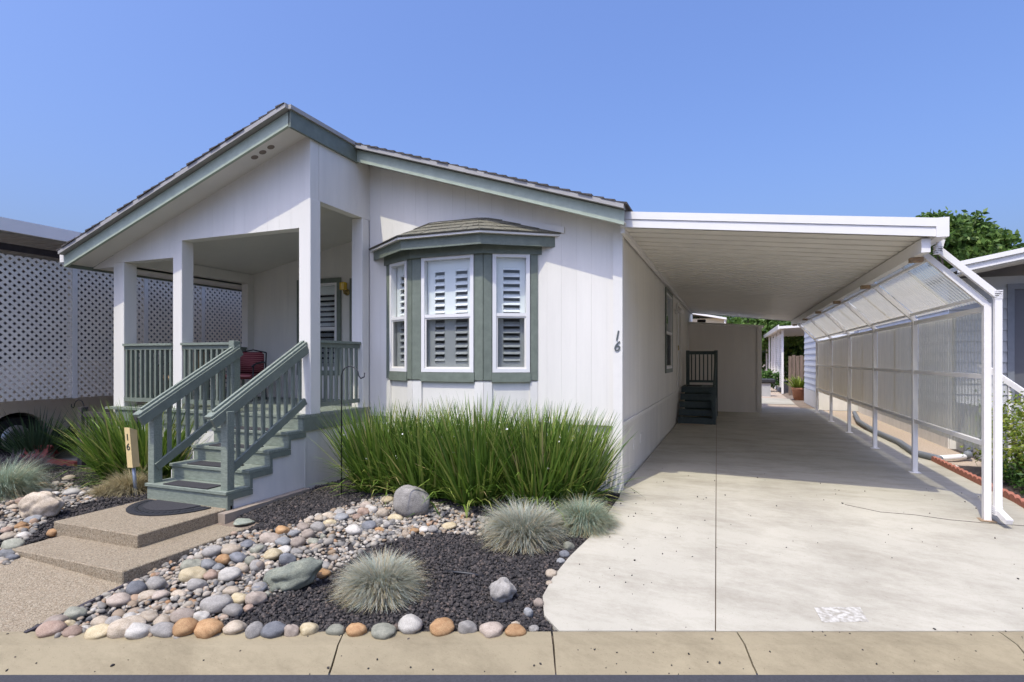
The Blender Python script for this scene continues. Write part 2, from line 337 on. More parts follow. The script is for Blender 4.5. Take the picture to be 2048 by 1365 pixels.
# ------------------------------------------------------------------ ground, road, kerb, driveway
def sheet(name, poly, mat, dz, kind=None, parent=None, thick=0):
    bm = bmesh.new(); f = bm.faces.new([bm.verts.new((p[0], p[1], 0)) for p in poly])
    for i in range(13):
        d = 3.95+.22*i
        bmesh.ops.bisect_plane(bm, geom=bm.verts[:]+bm.edges[:]+bm.faces[:], plane_co=(CF[0]*d, CF[1]*d, 0), plane_no=(CF[0], CF[1], 0))
    for v in bm.verts: v.co.z = gz(v.co.x, v.co.y)+dz
    if thick:
        r = bmesh.ops.extrude_face_region(bm, geom=bm.faces[:])
        for v in [e for e in r['geom'] if isinstance(e, bmesh.types.BMVert)]: v.co.z -= thick
    bmesh.ops.recalc_face_normals(bm, faces=bm.faces)
    me = bpy.data.meshes.new(name); bm.to_mesh(me); bm.free()
    if not thick:
        for p in me.polygons:
            if p.normal.z < 0: p.flip()
    o = link(name, me, mat, parent)
    return tag(o, kind=kind)
def profile(name, prof, s0, s1, mat, kind='structure', parent=None):
    mb = MB(); k = len(prof)
    for s in (s0, s1):
        for d, z in prof: mb.v.append((*sd(s, d), z))
    mb.f = [(i, i+1, k+i+1, k+i) for i in range(k-1)]
    return tag(mb.build(name, mat, parent), kind=kind)
profile('ground', [(-400, -.40), (3.6, -.40), (3.95, -.31)]+[(4+.2*i, gd(4+.2*i)-.012) for i in range(14)]+[(30, -.012), (900, -.012)], -500, 500, M['soil'])
profile('road', [(-60, -.36), (-3, -.34), (3.68, -.36)], -300, 300, M['asphalt'])
kerb = tag(bpy.data.objects.new('kerb', None), kind='structure'); C.objects.link(kerb)
def kerb_s(u, d): return (u-1024)/FPX*d
js = [-14, -8.2, -5.2, kerb_s(676, 3.85), kerb_s(1107, 3.85), kerb_s(1490, 3.85), kerb_s(2035, 3.85), 6.4, 9.4, 14]
for i in range(len(js)-1):
    mb = MB(); a, b = js[i]+.006, js[i+1]-.006
    pr = [(4.0, -.45), (4.0, -.243), (3.97, -.243), (3.85, -.262), (3.80, -.292), (3.72, -.335), (3.67, -.352), (3.655, -.362), (3.65, -.45)]
    sk = random.uniform(-.02, .02); k = len(pr)
    for s in (a, b):
        for d, z in pr: mb.v.append((*sd(s+sk*(d-3.8), d), z))
    mb.f = [(j, (j+1) % k, k+(j+1) % k, k+j) for j in range(k)]+[tuple(range(k))[::-1], tuple(range(k, 2*k))]
    mb.build('kerb_segment', M['kerb'], kerb)
KB = 4.005
def kp(u): return sd(kerb_s(u, KB), KB)
drive = tag(bpy.data.objects.new('driveway', None), kind='structure'); C.objects.link(drive)
edge = [kp(1118), (-1.30, 4.0), (-1.39, 4.24), (-1.40, 4.55), (-1.37, 4.95), (-1.30, 5.4), (-1.26, 5.8), (-1.25, 6.8), (-1.30, 7.19), (-1.30, 21.5)]
def jx(y): return -.021*y
sheet('slab', edge+[(jx(21.5)-.004, 21.5), (sd(kerb_s(1431, KB), KB)[0]-.004, sd(kerb_s(1431, KB), KB)[1])], M['drive'], .03, parent=drive, thick=.08)
r0 = sd(kerb_s(1431, KB), KB)
sheet('slab', [(r0[0]+.004, r0[1]), (jx(21.5)+.004, 21.5), (2.85, 21.5), (2.95, 17), (3.12, 11), (3.12, 8.2), (3.3, 7.2), (4.2, 6.6), sd(5.4, KB)], M['drive'], .03, parent=drive, thick=.08)
# worn painted utility patch
pc, _ = G(1684, 1238)
mb = MB(); mb.prism([(0.60, 4.84), (0.93, 4.97), (0.95, 4.78), (0.63, 4.65)], 0, lambda q: gz(q[0], q[1])+.034, zb=lambda q: gz(q[0], q[1])+.0)
m, N, L, B = mat_new('chipped_white_paint'); geo = N.new('ShaderNodeNewGeometry'); n = N.new('ShaderNodeTexNoise'); n.inputs['Scale'].default_value = 30; n.inputs['Detail'].default_value = 8
L.new(geo.outputs['Position'], n.inputs['Vector']); r = N.new('ShaderNodeValToRGB'); r.color_ramp.elements[0].position = .38; r.color_ramp.elements[1].position = .60
r.color_ramp.elements[0].color = (.56, .53, .46, 1); r.color_ramp.elements[1].color = (.33, .30, .235, 1); L.new(n.outputs['Fac'], r.inputs[0]); L.new(r.outputs[0], B.inputs['Base Color'])
mb.build('utility_cover', m, drive)
# crack in the right slab
mb = MB(); pts = [G(u, v)[0] for u, v in ((1690, 1015), (1760, 1030), (1830, 1036), (1900, 1046), (1965, 1052), (2048, 1058))]
for p, q in zip(pts[:-1], pts[1:]): mb.bar((p.x, p.y, p.z+.0315), (q.x, q.y, q.z+.0315), .006, .004)
mb.build('crack', M['mulch'], drive)
# walkway and beds
wl = sheet('path', [(-6.3, 3.17), (-4.69, 3.17), (-4.69, sd(kerb_s(36, KB), KB)[1]+.02), sd(kerb_s(30, KB), KB), sd(-5.6, KB), (-6.4, 2.2)], M['aggr'], .02, kind='structure', thick=.1)
mb = MB(); q = sd(kerb_s(36, KB), KB)
mb.hexa([(-4.685, 3.2, -.3), (-4.655, 3.2, -.3), (-4.655, q[1], -.4), (-4.685, q[1], -.4), (-4.685, 3.2, gz(-4.67, 3.2)+.03), (-4.655, 3.2, gz(-4.67, 3.2)+.03), (-4.655, q[1], gz(*q)+.035), (-4.685, q[1], gz(*q)+.035)])
mb.build('edge_board', M['oldwood'], wl)
bedR = [(-4.65, 4.6), (-4.65, 3.2), kp(40), kp(1116), (-1.30, 4.0), (-1.39, 4.24), (-1.40, 4.55), (-1.37, 4.95), (-1.30, 5.4), (-1.26, 5.8), (-1.25, 6.8), (-1.31, 7.19), (-5.1, 7.19), (-5.1, 4.6)]
tag(sheet('planting_bed', bedR, M['lavabase'], 0), kind='structure')
bedL = [(-6.42, 5.7), (-6.35, 3.2), (-6.42, 2.3), sd(-6.5, KB), sd(-9, KB), (-10.2, 2.5), (-10.2, 5.7)]
tag(sheet('planting_bed', bedL, M['lavabase'], 0), kind='structure')
tag(sheet('gravel_strip', [(3.13, 11), (2.97, 17), (2.87, 21.3), (3.9, 21.3), (3.9, 11)], M['gravel'], .0), kind='structure')
tag(sheet('mulch_bed', [(3.13, 7.5), (3.13, 11), (3.9, 11), (3.9, 13), (9, 13), (9, 7.5)], M['mulch'], .0), kind='structure')
tag(sheet('far_path', [(-.5, 21.6), (2.3, 21.6), (2.6, 60), (-3, 60)], M['gravel'], .0), kind='structure')
tag(sheet('far_paving', [(.7, 23.5), (2.3, 23.5), (2.4, 27), (.7, 27)], M['drive'], .012), kind='structure')
tag(sheet('neighbour_drive', [(-10.3, 4.4), (-10.3, 30), (-30, 30), (-30, 4.4)], M['drive'], .0), kind='structure')

# ------------------------------------------------------------------ the house
YF, XS, YW, XR, XL, YB, DZ = 5.89, -5.14, 7.19, -1.31, -8.97, 8.5, .98
YE = 22.0
house = empty('house', (XR, YW, 0), 'white single storey manufactured house with sage green trim and covered corner porch', 'house')
zl = lambda x: 4.84+(x-XS)*.344          # underside of the left roof slope
zr = lambda x: 4.84-(x-XS)*.325
def wall(fr, a0, a1, zlo, zhi, holes, mat, bname='siding_board', pitch=.2032, th=.1, off=0.0, proud=.003, parent=None):
    """a backing wall with openings, plus grooved siding boards one by one"""
    zl_ = zlo if callable(zlo) else (lambda a: zlo); zh_ = zhi if callable(zhi) else (lambda a: zhi)
    cuts = sorted({a0, a1, *[max(a0, min(a1, h[i])) for h in holes for i in (0, 1)]})
    mb = MB()
    for p, q in zip(cuts[:-1], cuts[1:]):
        hs = [h for h in holes if h[0] < (p+q)/2 < h[1]]
        if not hs: mb.fbox(fr, p, q, -th, 0, zl_(p), zh_(p), zl_(q), zh_(q))
        for h in hs:
            if h[2] > zl_(p): mb.fbox(fr, p, q, -th, 0, zl_(p), h[2], zl_(q), h[2])
            if h[3] < min(zh_(p), zh_(q)): mb.fbox(fr, p, q, -th, 0, h[3], zh_(p), h[3], zh_(q))
    w = mb.build('wall', mat, parent or house)
    if pitch:
        n = int(math.ceil((a1-a0)/pitch)); gr = .0009
        for i in range(n):
            p0, q0 = a0+i*pitch+(gr if i else 0), min(a1, a0+(i+1)*pitch-(gr if i < n-1 else 0))
            if q0-p0 < .01: continue
            cc = sorted({p0, q0, *[h[k] for h in holes for k in (0, 1) if p0 < h[k] < q0]})
            for p, q in zip(cc[:-1], cc[1:]):
                hs = [h for h in holes if h[0] < (p+q)/2 < h[1]]
                pr = proud+random.uniform(-.0006, .0006)
                def pc_(z0, z1, z0b, z1b):
                    mb = MB(); mb.fbox(fr, p, q, .0005, pr, z0, z1, z0b, z1b); mb.build(bname, mat, w)
                if not hs: pc_(zl_(p), zh_(p), zl_(q), zh_(q))
                for h in hs:
                    if h[2] > zl_(p)+.02: pc_(zl_(p), h[2], zl_(q), h[2])
                    if h[3] < min(zh_(p), zh_(q))-.02: pc_(h[3], zh_(p), h[3], zh_(q))
    return w
SK = .87
front = FR((XS, YW, 0), 0)
BX = [(-4.82, 7.19), (-4.17, 6.85), (-3.08, 6.85), (-2.43, 7.19)]
wall(front, 0, XR-XS, SK, lambda a: zr(XS+a)-.02, [(BX[0][0]-XS+.05, BX[3][0]-XS-.05, .9, 3.3)], M['white'])
MB().box(XS, XR+.004, YW-.03, YW-.0125, SK-.02, SK+.05).build('skirt_trim', M['trimwhite'], house)
wall(FR((XS, YW+.03, 0), 0), 0, XR-XS, -.05, SK-.02, [], M['white_panel'], 'skirting_board', proud=.01)
side = FR((XR, YW, 0), math.pi/2)
SW = (12.48-YW, 13.8-YW, 1.5, 3.17); SD = (15.3-YW, 16.25-YW, .98, 3.12)
wall(side, 0, YE-YW, SK, 3.52, [SW, SD], M['white'], pitch=.2032)
MB().box(XR+.0125, XR+.03, YW, YE, SK-.035, SK+.02).build('skirt_trim', M['trimwhite'], house)
wall(FR((XR-.03, YW, 0), math.pi/2), 0, YE-YW, -.05, SK-.02, [], M['white_panel'], 'skirting_board', pitch=.4064, proud=.01)
MB().box(XR-.09, XR+.032, YW-.034, YW-.013, -.05, 3.5).box(XR+.0125, XR+.032, YW-.013, YW+.08, -.05, 3.5).build('corner_trim', M['trimwhite'], house)
for yv in (8.35, 9.0): MB().box(XR-.02, XR-.012, yv, yv+.22, .38, .52).build('foundation_vent', M['soffit'], house)
# porch gable front: two beam heights either side of the middle post
pf = FR((XL, YF, 0), 0)
wall(pf, 0, -7.67-XL, 3.21, lambda a: zl(XL+a)-.16, [], M['white'], th=.16)
wall(pf, -7.49-XL, XS-XL, 3.45, lambda a: zl(XL+a)-.16, [], M['white'], th=.16)
wall(pf, -7.67-XL, -7.49-XL, 3.215, lambda a: zl(XL+a)-.16, [], M['white'], th=.16, pitch=0)
wall(FR((XS, YF+.0, 0), math.pi/2), .165, YW-YF-.002, 3.83, 4.80, [], M['white'], th=.14, pitch=.4064)
# porch recess
back = FR((XL, YB, 0), 0)
PW = (-7.62-XL, -6.78-XL, 1.5, 3.13); PD = (-6.40-XL, -5.45-XL, 1.0, 3.1)
wall(back, 0, XS-XL, .9, lambda a: 3.42+.2*a, [PW, PD], M['white'])
wall(FR((XL, YB, 0), -math.pi/2), -(YE-YB), 0, SK, 3.3, [], M['white'], pitch=0)
MB().box(XS-.12, XS-.02, YW, YB, .9, 4.3).build('wall', M['white'], house)
mb = MB(); mb.hexa([(XL+.02, YF+.16, 3.36), (XS-.14, YF+.16, 4.12), (XS-.14, YB, 4.12), (XL+.02, YB, 3.36), (XL+.02, YF+.16, 3.39), (XS-.14, YF+.16, 4.15), (XS-.14, YB, 4.15), (XL+.02, YB, 3.39)]); mb.build('porch_ceiling', M['soffit'], house)
MB().box(XL, XL+.16, YF+.165, YB-.002, 3.2, 3.38).build('porch_beam', M['white'], house)
def post(x0, x1, y0, y1, z0, z1): return MB().box(x0, x1, y0, y1, z0, z1).build('porch_post', M['white'], house, bevel=.006)
post(XL-.005, XL+.235, YF-.006, YF+.2, -.02, 3.208); post(-7.672, -7.488, YF-.006, YF+.19, DZ, 3.448)
post(-5.325, XS+.006, YF-.006, YF+.19, DZ, 3.828); post(-5.33, XS+.004, 7.0, YW-.02, DZ, 3.828)
MB().box(XL-.006, XL+.15, YB-.15, YB+.05, .5, 3.3).build('corner_trim', M['trimwhite'], house)
# roof: two slopes, fascia, soffit, shingle courses
roofm = MB()
def slope(mb, x0, z0, x1, z1, y0, y1, t): mb.hexa([(x0, y0, z0-t), (x1, y0, z1-t), (x1, y1, z1-t), (x0, y1, z0-t), (x0, y0, z0), (x1, y0, z1), (x1, y1, z1), (x0, y1, z0)])
XE, XRE = -9.5, -1.2
slope(roofm, XE, zl(XE)+.02, XS, zl(XS)+.02, 5.53, YE+.3, .04); slope(roofm, XS+.001, zr(XS)+.02, XRE, zr(XRE)+.02, 6.86, YE+.3, .04)
roof = roofm.build('roof', M['shingle'], house)
def courses(x0, x1, zf, y0, n):
    L_ = abs(x1-x0)
    for i in range(n):
        a, b = x0+(x1-x0)*i/n, x0+(x1-x0)*(i+1.25)/n
        if (b-x1)*(x1-x0) > 0: b = x1
        yy = y0-random.uniform(0, .025); lift = .026
        mb = MB(); mb.hexa([(a, yy, zf(a)+.022), (b, yy, zf(b)+.021), (b, YE+.3, zf(b)+.021), (a, YE+.3, zf(a)+.022), (a, yy, zf(a)+.022+lift), (b, yy, zf(b)+.025), (b, YE+.3, zf(b)+.025), (a, YE+.3, zf(a)+.022+lift)])
        mb.build('shingle_course', M['shingle'], roof)
courses(XE-.04, XS+.02, zl, 5.415, 32); courses(XRE+.05, XS+.03, zr, 6.745, 28)
def rake(x0, x1, zf, y, nm, mat, t0, t1, th, parent=house):       # a board following a roof edge
    mb = MB(); mb.hexa([(x0, y, zf(x0)+t0), (x1, y, zf(x1)+t0), (x1, y+th, zf(x1)+t0), (x0, y+th, zf(x0)+t0), (x0, y, zf(x0)+t1), (x1, y, zf(x1)+t1), (x1, y+th, zf(x1)+t1), (x0, y+th, zf(x0)+t1)])
    return mb.build(nm, mat, parent)
rake(XE, XS+.02, zl, 5.49, 'rake_fascia', M['faded'], -.22, -.045, .04); rake(XE-.01, XS+.03, zl, 5.412, 'drip_strip', M['drip'], -.035, .02, .117)
rake(XS+.045, XRE, zr, 6.82, 'rake_fascia', M['faded'], -.22, -.045, .04); rake(XS+.05, XRE+.01, zr, 6.742, 'drip_strip', M['drip'], -.035, .02, .117)
MB().box(XS+.006, XS+.045, 5.49, 6.86, 4.60, 4.81).build('side_fascia', M['green'], house)
MB().box(XS-.001, XS+.075, 5.46, 6.86, 4.812, 4.865).build('drip_strip', M['drip'], house)
MB().box(XE-.006, XE+.035, 5.532, YE, zl(XE)-.22, zl(XE)+.0).build('eave_fascia', M['green'], house)
MB().box(XE-.12, XE-.01, 5.50, YE, zl(XE)-.14, zl(XE)-.0).build('gutter', M['alu'], house)
sf = MB(); slope(sf, XE+.036, zl(XE+.036)-.16, XS, zl(XS)-.16, 5.532, YF, .02); sof = sf.build('soffit', M['soffit'], house)
MB().extr([(XE+.036, YF+.002, 3.15), (XL-.006, YF+.002, 3.15), (XL-.006, YF+.002, zl(XL)-.182), (XE+.036, YF+.002, zl(XE+.036)-.182)], (0, .02, 0)).build('eave_return', M['soffit'], house)
MB().box(XE+.036, XL-.006, YF+.023, YE, 3.15, 3.17).build('eave_soffit', M['soffit'], house)
slope(sf2 := MB(), XS+.05, zr(XS)-.16, XRE, zr(XRE)-.16, 6.862, YW-.014, .02); sf2.build('soffit', M['soffit'], house)
for xv in (-5.62, -5.76, -5.90):
    mb = MB(); z0 = zl(xv)-.182
    for k in range(16):
        t = 2*math.pi*k/16; xx = xv+.045*math.cos(t); mb.v.append((xx, 5.70+.045*math.sin(t), zl(xx)-.184))
    mb.v += [(v[0], v[1], v[2]+.02) for v in mb.v]; mb.f = [tuple(range(16)), tuple(range(31, 15, -1))]+[(k, (k+1) % 16, 16+(k+1) % 16, 16+k) for k in range(16)]
    mb.build('soffit_vent', M['vent'], sof)
# interior backing so that windows look into a room
MB().box(-5.0, -1.45, YW+1.4, YW+1.5, .8, 3.5).box(-5.02, -4.98, YW+.0, YW+1.4, .8, 3.5).box(-5.0, -1.45, YW+.11, YW+1.5, .8, .9).box(-5.0, -1.45, YW+.11, YW+1.5, 3.4, 3.45).build('interior_wall', M['room'], house)
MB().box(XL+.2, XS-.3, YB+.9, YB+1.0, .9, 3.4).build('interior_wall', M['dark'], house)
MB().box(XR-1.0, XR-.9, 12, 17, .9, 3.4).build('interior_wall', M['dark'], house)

def window(fr, a0, a1, z0, z1, parent, c=.0, louv=2, trim=None, blue=True):
    """white sliding sash window: frame mesh > panes, screen, shutter panels, louvres"""
    F = .05; zm = z0+(z1-z0)*.485; mb = MB()
    mb.fbox(fr, a0, a0+F, c-.06, c+.03, z0, z1).fbox(fr, a1-F, a1, c-.06, c+.03, z0, z1).fbox(fr, a0+F, a1-F, c-.06, c+.03, z1-F, z1).fbox(fr, a0+F, a1-F, c-.06, c+.03, z0, z0+F).fbox(fr, a0+F, a1-F, c-.05, c+.022, zm-.022, zm+.022)
    w = mb.build('window', M['vinyl'], parent)
    def quad(p, q, cc_, u, v, nm, mt):                            # thin glazing, facing outwards
        me = bpy.data.meshes.new(nm); L0 = wloc(w); me.from_pydata([tuple(fr.p(a, cc_, z)-L0) for a, z in ((p, u), (q, u), (q, v), (p, v))], [], [(0, 1, 2, 3)]); link(nm, me, mt, w)
    quad(a0+F, a1-F, c-.018, zm+.02, z1-F, 'pane', M['glass']); quad(a0+F, a1-F, c-.037, z0+F, zm-.02, 'pane', M['glass'])
    mb = MB(); S = .022
    mb.fbox(fr, a0+F, a0+F+S, c-.012, c+.012, z0+F, zm-.022).fbox(fr, a1-F-S, a1-F, c-.012, c+.012, z0+F, zm-.022).fbox(fr, a0+F+S, a1-F-S, c-.012, c+.012, z0+F, z0+F+S).fbox(fr, a0+F+S, a1-F-S, c-.012, c+.012, zm-.022-S, zm-.022)
    sc = mb.build('screen_frame', M['soffit'], w)
    quad(a0+F+S, a1-F-S, c-.001, z0+F+S, zm-.022-S, 'insect_screen', M['screen'])
    if louv:
        W = (a1-a0-2*F)/louv; cc = c-.085
        for k in range(louv):
            p, q = a0+F+k*W, a0+F+(k+1)*W; st = .085 if louv > 1 else .075
            mb = MB(); zmid = (z0+z1)/2
            mb.fbox(fr, p, p+st+.03*(k == 0), cc-.015, cc+.015, z0+.02, z1-.02).fbox(fr, q-st, q, cc-.015, cc+.015, z0+.02, z1-.02)
            a_, b_ = p+st+.03*(k == 0), q-st
            mb.fbox(fr, a_, b_, cc-.015, cc+.015, z1-.2, z1-.02).fbox(fr, a_, b_, cc-.015, cc+.015, z0+.02, z0+.14)
            mb.build('shutter_frame', M['shutter'], w)
            n = int((z1-z0-.34)/.088)
            for i in range(n):
                zc = z0+.18+i*(z1-z0-.36)/(n-1); tl = .031
                mb = MB(); mb.hexa([fr.p(a_, cc+.032, zc-tl), fr.p(b_, cc+.032, zc-tl), fr.p(b_, cc-.032, zc+tl-.006), fr.p(a_, cc-.032, zc+tl-.006), fr.p(a_, cc+.032, zc-tl+.008), fr.p(b_, cc+.032, zc-tl+.008), fr.p(b_, cc-.032, zc+tl+.004), fr.p(a_, cc-.032, zc+tl+.004)])
                mb.build('louver', M['shutter'], w)
    return w
def trims(fr, a0, a1, z0, z1, w, parent, mat, proud=.035):
    mb = MB(); mb.fbox(fr, a0-w, a0, .013, proud, z0-w, z1+w).fbox(fr, a1, a1+w, .013, proud, z0-w, z1+w).fbox(fr, a0, a1, .013, proud, z1, z1+w).fbox(fr, a0, a1, .013, proud, z0-w, z0)
    return mb.build('window_trim', mat, parent)
# bay window
bay_c = []
for i in range(3):
    p, q = Vector(BX[i]), Vector(BX[i+1]); L_ = (q-p).length; ang = math.atan2(q.y-p.y, q.x-p.x); bay_c.append((FR((p.x, p.y, 0), ang), L_))
wins = [(.115, .60), (.15, .955), (.12, .625)]
for i, (fr, L_) in enumerate(bay_c):
    a0, a1 = wins[i]; z0, z1 = 1.53, 3.13
    mb = MB()
    for (p, q, u, v) in ((0, a0, 1.42, 3.33), (a1, L_, 1.42, 3.33), (a0, a1, 1.42, z0), (a0, a1, z1, 3.33)): mb.fbox(fr, p, q, -.05, 0, u, v)
    bw = mb.build('bay_wall', M['green'], house)
    MB().fbox(fr, 0, L_, -.05, -.012, .45, 1.417).build('bay_panel', M['white'], house)
    b0, b1 = (.0, .1) if i != 1 else (0, .1)
    MB().fbox(fr, 0.0, a0-.005, -.011, .012, .45, 1.398).build('bay_batten', M['trimwhite'], house); MB().fbox(fr, a1+.005, L_, -.011, .012, .45, 1.398).build('bay_batten', M['trimwhite'], house)
    MB().fbox(fr, 0, a0-.012, .001, .02, 1.425, 3.12).build('corner_board', M['green'], house); MB().fbox(fr, a1+.012, L_, .001, .02, 1.425, 3.12).build('corner_board', M['green'], house)
    MB().fbox(fr, a0-.01, a1+.01, .001, .035, 1.40, z0-.004).build('sill_board', M['green'], house)
    window(fr, a0, a1, z0, z1, house, c=.0, louv=2 if i == 1 else 1)
    if i == 0: MB().fbox(fr, a0-.03, a0-.005, -.32, -.062, z0-.05, z1+.05).build('lightening_panel', M['shutter'], house)  # white board added inside to lighten the dark view through the left pane
    if i == 2: MB().fbox(fr, a1+.005, a1+.03, -.32, -.062, z0-.05, z1+.05).build('lightening_panel', M['shutter'], house)  # same added lightening board behind the right pane
def offs(o):
    pts = []
    for i, (x, y) in enumerate(BX):
        k = math.tan(math.radians(13.8))*o
        pts.append([(x-o*1.12, YW), (x-k, y-o), (x+k, y-o), (x+o*1.12, YW)][i])
    return pts
def ring(o0, o1, z0, z1, nm, mat):
    A, B_ = offs(o0), offs(o1)
    for i in range(3):
        mb = MB(); mb.hexa([(*B_[i], z0), (*B_[i+1], z0), (*A[i+1], z0), (*A[i], z0), (*B_[i], z1), (*B_[i+1], z1), (*A[i+1], z1), (*A[i], z1)]); mb.build(nm, mat, house)
ring(.002, .06, 3.12, 3.325, 'frieze_board', M['green']); ring(.005, .20, 3.328, 3.345, 'bay_soffit', M['green']); ring(.20, .225, 3.21, 3.345, 'bay_fascia', M['green']); ring(.19, .285, 3.347, 3.375, 'drip_strip', M['soffit'])
E_ = offs(.30); T_ = [(-4.10, YW), (-3.95, YW-.01), (-3.30, YW-.01), (-3.15, YW)]
ze, zt = 3.378, 3.70
mb = MB()
for i in range(3): mb.v += [(*E_[i], ze), (*E_[i+1], ze), (*T_[i+1], zt), (*T_[i], zt)]; mb.f.append((4*i, 4*i+1, 4*i+2, 4*i+3))
bayroof = mb.build('bay_roof', M['bayshingle'], house)
for i in range(3):
    a, b, c2, d2 = (Vector((*E_[i], ze)), Vector((*E_[i+1], ze)), Vector((*T_[i+1], zt)), Vector((*T_[i], zt)))
    nrm = (b-a).cross(d2-a).normalized(); nrm = nrm if nrm.z > 0 else -nrm
    for r_ in range(4):
        t0, t1 = r_/4, min(1, (r_+1.2)/4); n = max(2, int((b-a).length*(1-.4*t0)/.17)); cut = [0]+[(k+random.uniform(-.15, .15)+.5*(r_ % 2))/n for k in range(1, n)]+[1]
        for s0, s1 in zip(cut[:-1], cut[1:]):
            if s1-s0 < .02: continue
            bl = lambda s, t: (a.lerp(b, s)).lerp(d2.lerp(c2, s), t)
            lift = .016+random.uniform(0, .006); g_ = .004/(b-a).length
            q = [bl(s0+g_, t0), bl(s1-g_, t0), bl(s1-g_, t1), bl(s0+g_, t1)]
            mb = MB(); mb.hexa([q[0]+nrm*.002, q[1]+nrm*.002, q[2]+nrm*.002, q[3]+nrm*.002, q[0]+nrm*lift, q[1]+nrm*lift, q[2]+nrm*.006, q[3]+nrm*.006]); mb.build('shingle', M['bayshingle'], bayroof)
mb = MB(); mb.hexa([(-3.3, YW-.03, 3.70), (-2.05, YW-.03, 3.38), (-2.05, YW-.013, 3.38), (-3.3, YW-.013, 3.70), (-3.3, YW-.03, 3.78), (-2.05, YW-.03, 3.46), (-2.05, YW-.013, 3.46), (-3.3, YW-.013, 3.78)]); mb.build('flashing_board', M['trimwhite'], house)
# porch window, door, lamp; side window and door
window(back, PW[0], PW[1], PW[2], PW[3], house, louv=1); trims(back, PW[0], PW[1], PW[2], PW[3], .09, house, M['green'])
d = MB().fbox(back, PD[0], PD[1], -.06, -.02, PD[2], PD[3]).build('door', M['vinyl'], house); mb = MB(); mb.fbox(back, PD[0]-.09, PD[0], .013, .035, .98, PD[3]+.09).fbox(back, PD[1], PD[1]+.09, .013, .035, .98, PD[3]+.09).fbox(back, PD[0], PD[1], .013, .035, PD[3], PD[3]+.09); mb.build('door_trim', M['green'], house)
lp = back.p(-6.56-XL, .0, 3.02)
lm = MB().lathe((lp.x, lp.y-.02, lp.z-.08), [(.06, 0), (.06, .012), (.02, .03)], 14, 'y').tube([(lp.x, lp.y-.02, lp.z-.1), (lp.x, lp.y-.1, lp.z-.11), (lp.x, lp.y-.12, lp.z-.05)], .016).build('porch_lamp', M['brass'], house, smooth=True)
MB().lathe((lp.x, lp.y-.12, lp.z-.05), [(.05, 0), (.068, .01), (.068, .13), (.055, .14), (.01, .15)], 8).build('lamp_glass', M['lampglass'], lm)
window(side, SW[0], SW[1], SW[2], SW[3], house, louv=0); trims(side, SW[0], SW[1], SW[2], SW[3], .09, house, M['green'])
d = MB().fbox(side, SD[0], SD[1], -.05, -.01, SD[2], SD[3]).build('door', M['vinyl'], house); MB().fbox(side, SD[0]+.08, SD[0]+.12, -.01, .05, 1.95, 2.08).build('handle', M['brass'], d)
mb = MB(); mb.fbox(side, SD[0]-.08, SD[0], .013, .035, .98, SD[3]+.08).fbox(side, SD[1], SD[1]+.08, .013, .035, .98, SD[3]+.08).fbox(side, SD[0], SD[1], .013, .035, SD[3], SD[3]+.08); mb.build('door_trim', M['trimwhite'], house)
q = side.p(14.75-YW, .0, 2.92); lm = MB().lathe((q.x+.013, q.y, q.z), [(.06, 0), (.05, .05), (.03, .07)], 14, 'x').build('wall_lamp', M['alu'], house, smooth=True); MB().lathe((q.x+.15, q.y, q.z), [(.02, -.07), (.075, -.04), (.085, .02), (.05, .07), (.01, .085)], 14, 'z').build('lamp_globe', M['vinyl'], lm, smooth=True)
def text(name, body, size, mat, parent, loc, ang, depth=.006, shear=0, tilt=0):
    cu = bpy.data.curves.new(name, 'FONT'); cu.body = body; cu.size = size; cu.extrude = depth; cu.align_x = 'CENTER'; cu.shear = shear; cu.offset = 0
    to = bpy.data.objects.new(name, cu); C.objects.link(to); bpy.context.view_layer.update()
    me = bpy.data.meshes.new_from_object(to.evaluated_get(bpy.context.evaluated_depsgraph_get())); bpy.data.objects.remove(to)
    o = link(name, me, None, parent); me.materials.clear(); me.materials.append(mat)
    o.rotation_euler = (math.pi/2, tilt, ang); o.location = Vector(loc)-(wloc(parent) if parent else Vector((0, 0, 0))); return o
text('house_number', '1', .18, M['wallnum'], house, (XR-.04, YW-.042, 1.95), 0, shear=.2)
text('house_number', '6', .18, M['wallnum'], house, (XR-.04, YW-.042, 1.815), 0, shear=.2)

# deck
deck = empty('porch_deck', (XS, YF, 0), 'raised sage green porch deck with white skirting under the gable', 'deck')
ny = int((YB-5.74)/.14)
for i in range(ny): MB().box(XL+.02, XS+.02, 5.74+i*.14, 5.74+i*.14+.134, DZ-.035, DZ+random.uniform(-.001, .001)).build('deck_board', M['greenw'], deck)
MB().box(XS-.03, XS+.015, 5.76, YW-.036, .77, DZ-.036).build('deck_fascia', M['green'], deck); MB().box(XL+.24, -6.4, 5.76, 5.80, .77, DZ-.036).build('deck_fascia', M['green'], deck)
MB().box(XS-.06, XS-.02, 5.78, YW-.036, -.03, .77).build('skirt_panel', M['white_panel'], deck); MB().box(XL+.24, -6.4, 5.80, 5.84, -.03, .77).build('skirt_panel', M['white_panel'], deck)
MB().box(XS-.062, XS+.004, 5.775, 5.80, -.03, .77).build('skirt_batten', M['trimwhite'], deck)
def railing(name, p, q, z0, z1, label, n, parent=None, group=None):
    p, q = Vector((*p, 0)), Vector((*q, 0)); r = empty(name, (p.x, p.y, DZ), label, 'railing', group); U = Vector((0, 0, 1))
    MB().bar(p+U*z1, q+U*z1, .09, .035).build('top_rail', M['greenw'], r); MB().bar(p+U*(z1-.05), q+U*(z1-.05), .035, .06).build('sub_rail', M['green'], r); MB().bar(p+U*(z0+.03), q+U*(z0+.03), .04, .06).build('bottom_rail', M['green'], r)
    for i in range(n):
        c = p.lerp(q, (i+.5)/n); MB().bar(c+U*(z0+.061), c+U*(z1-.081), .036, .036).build('baluster', M['green'], r)
    return r
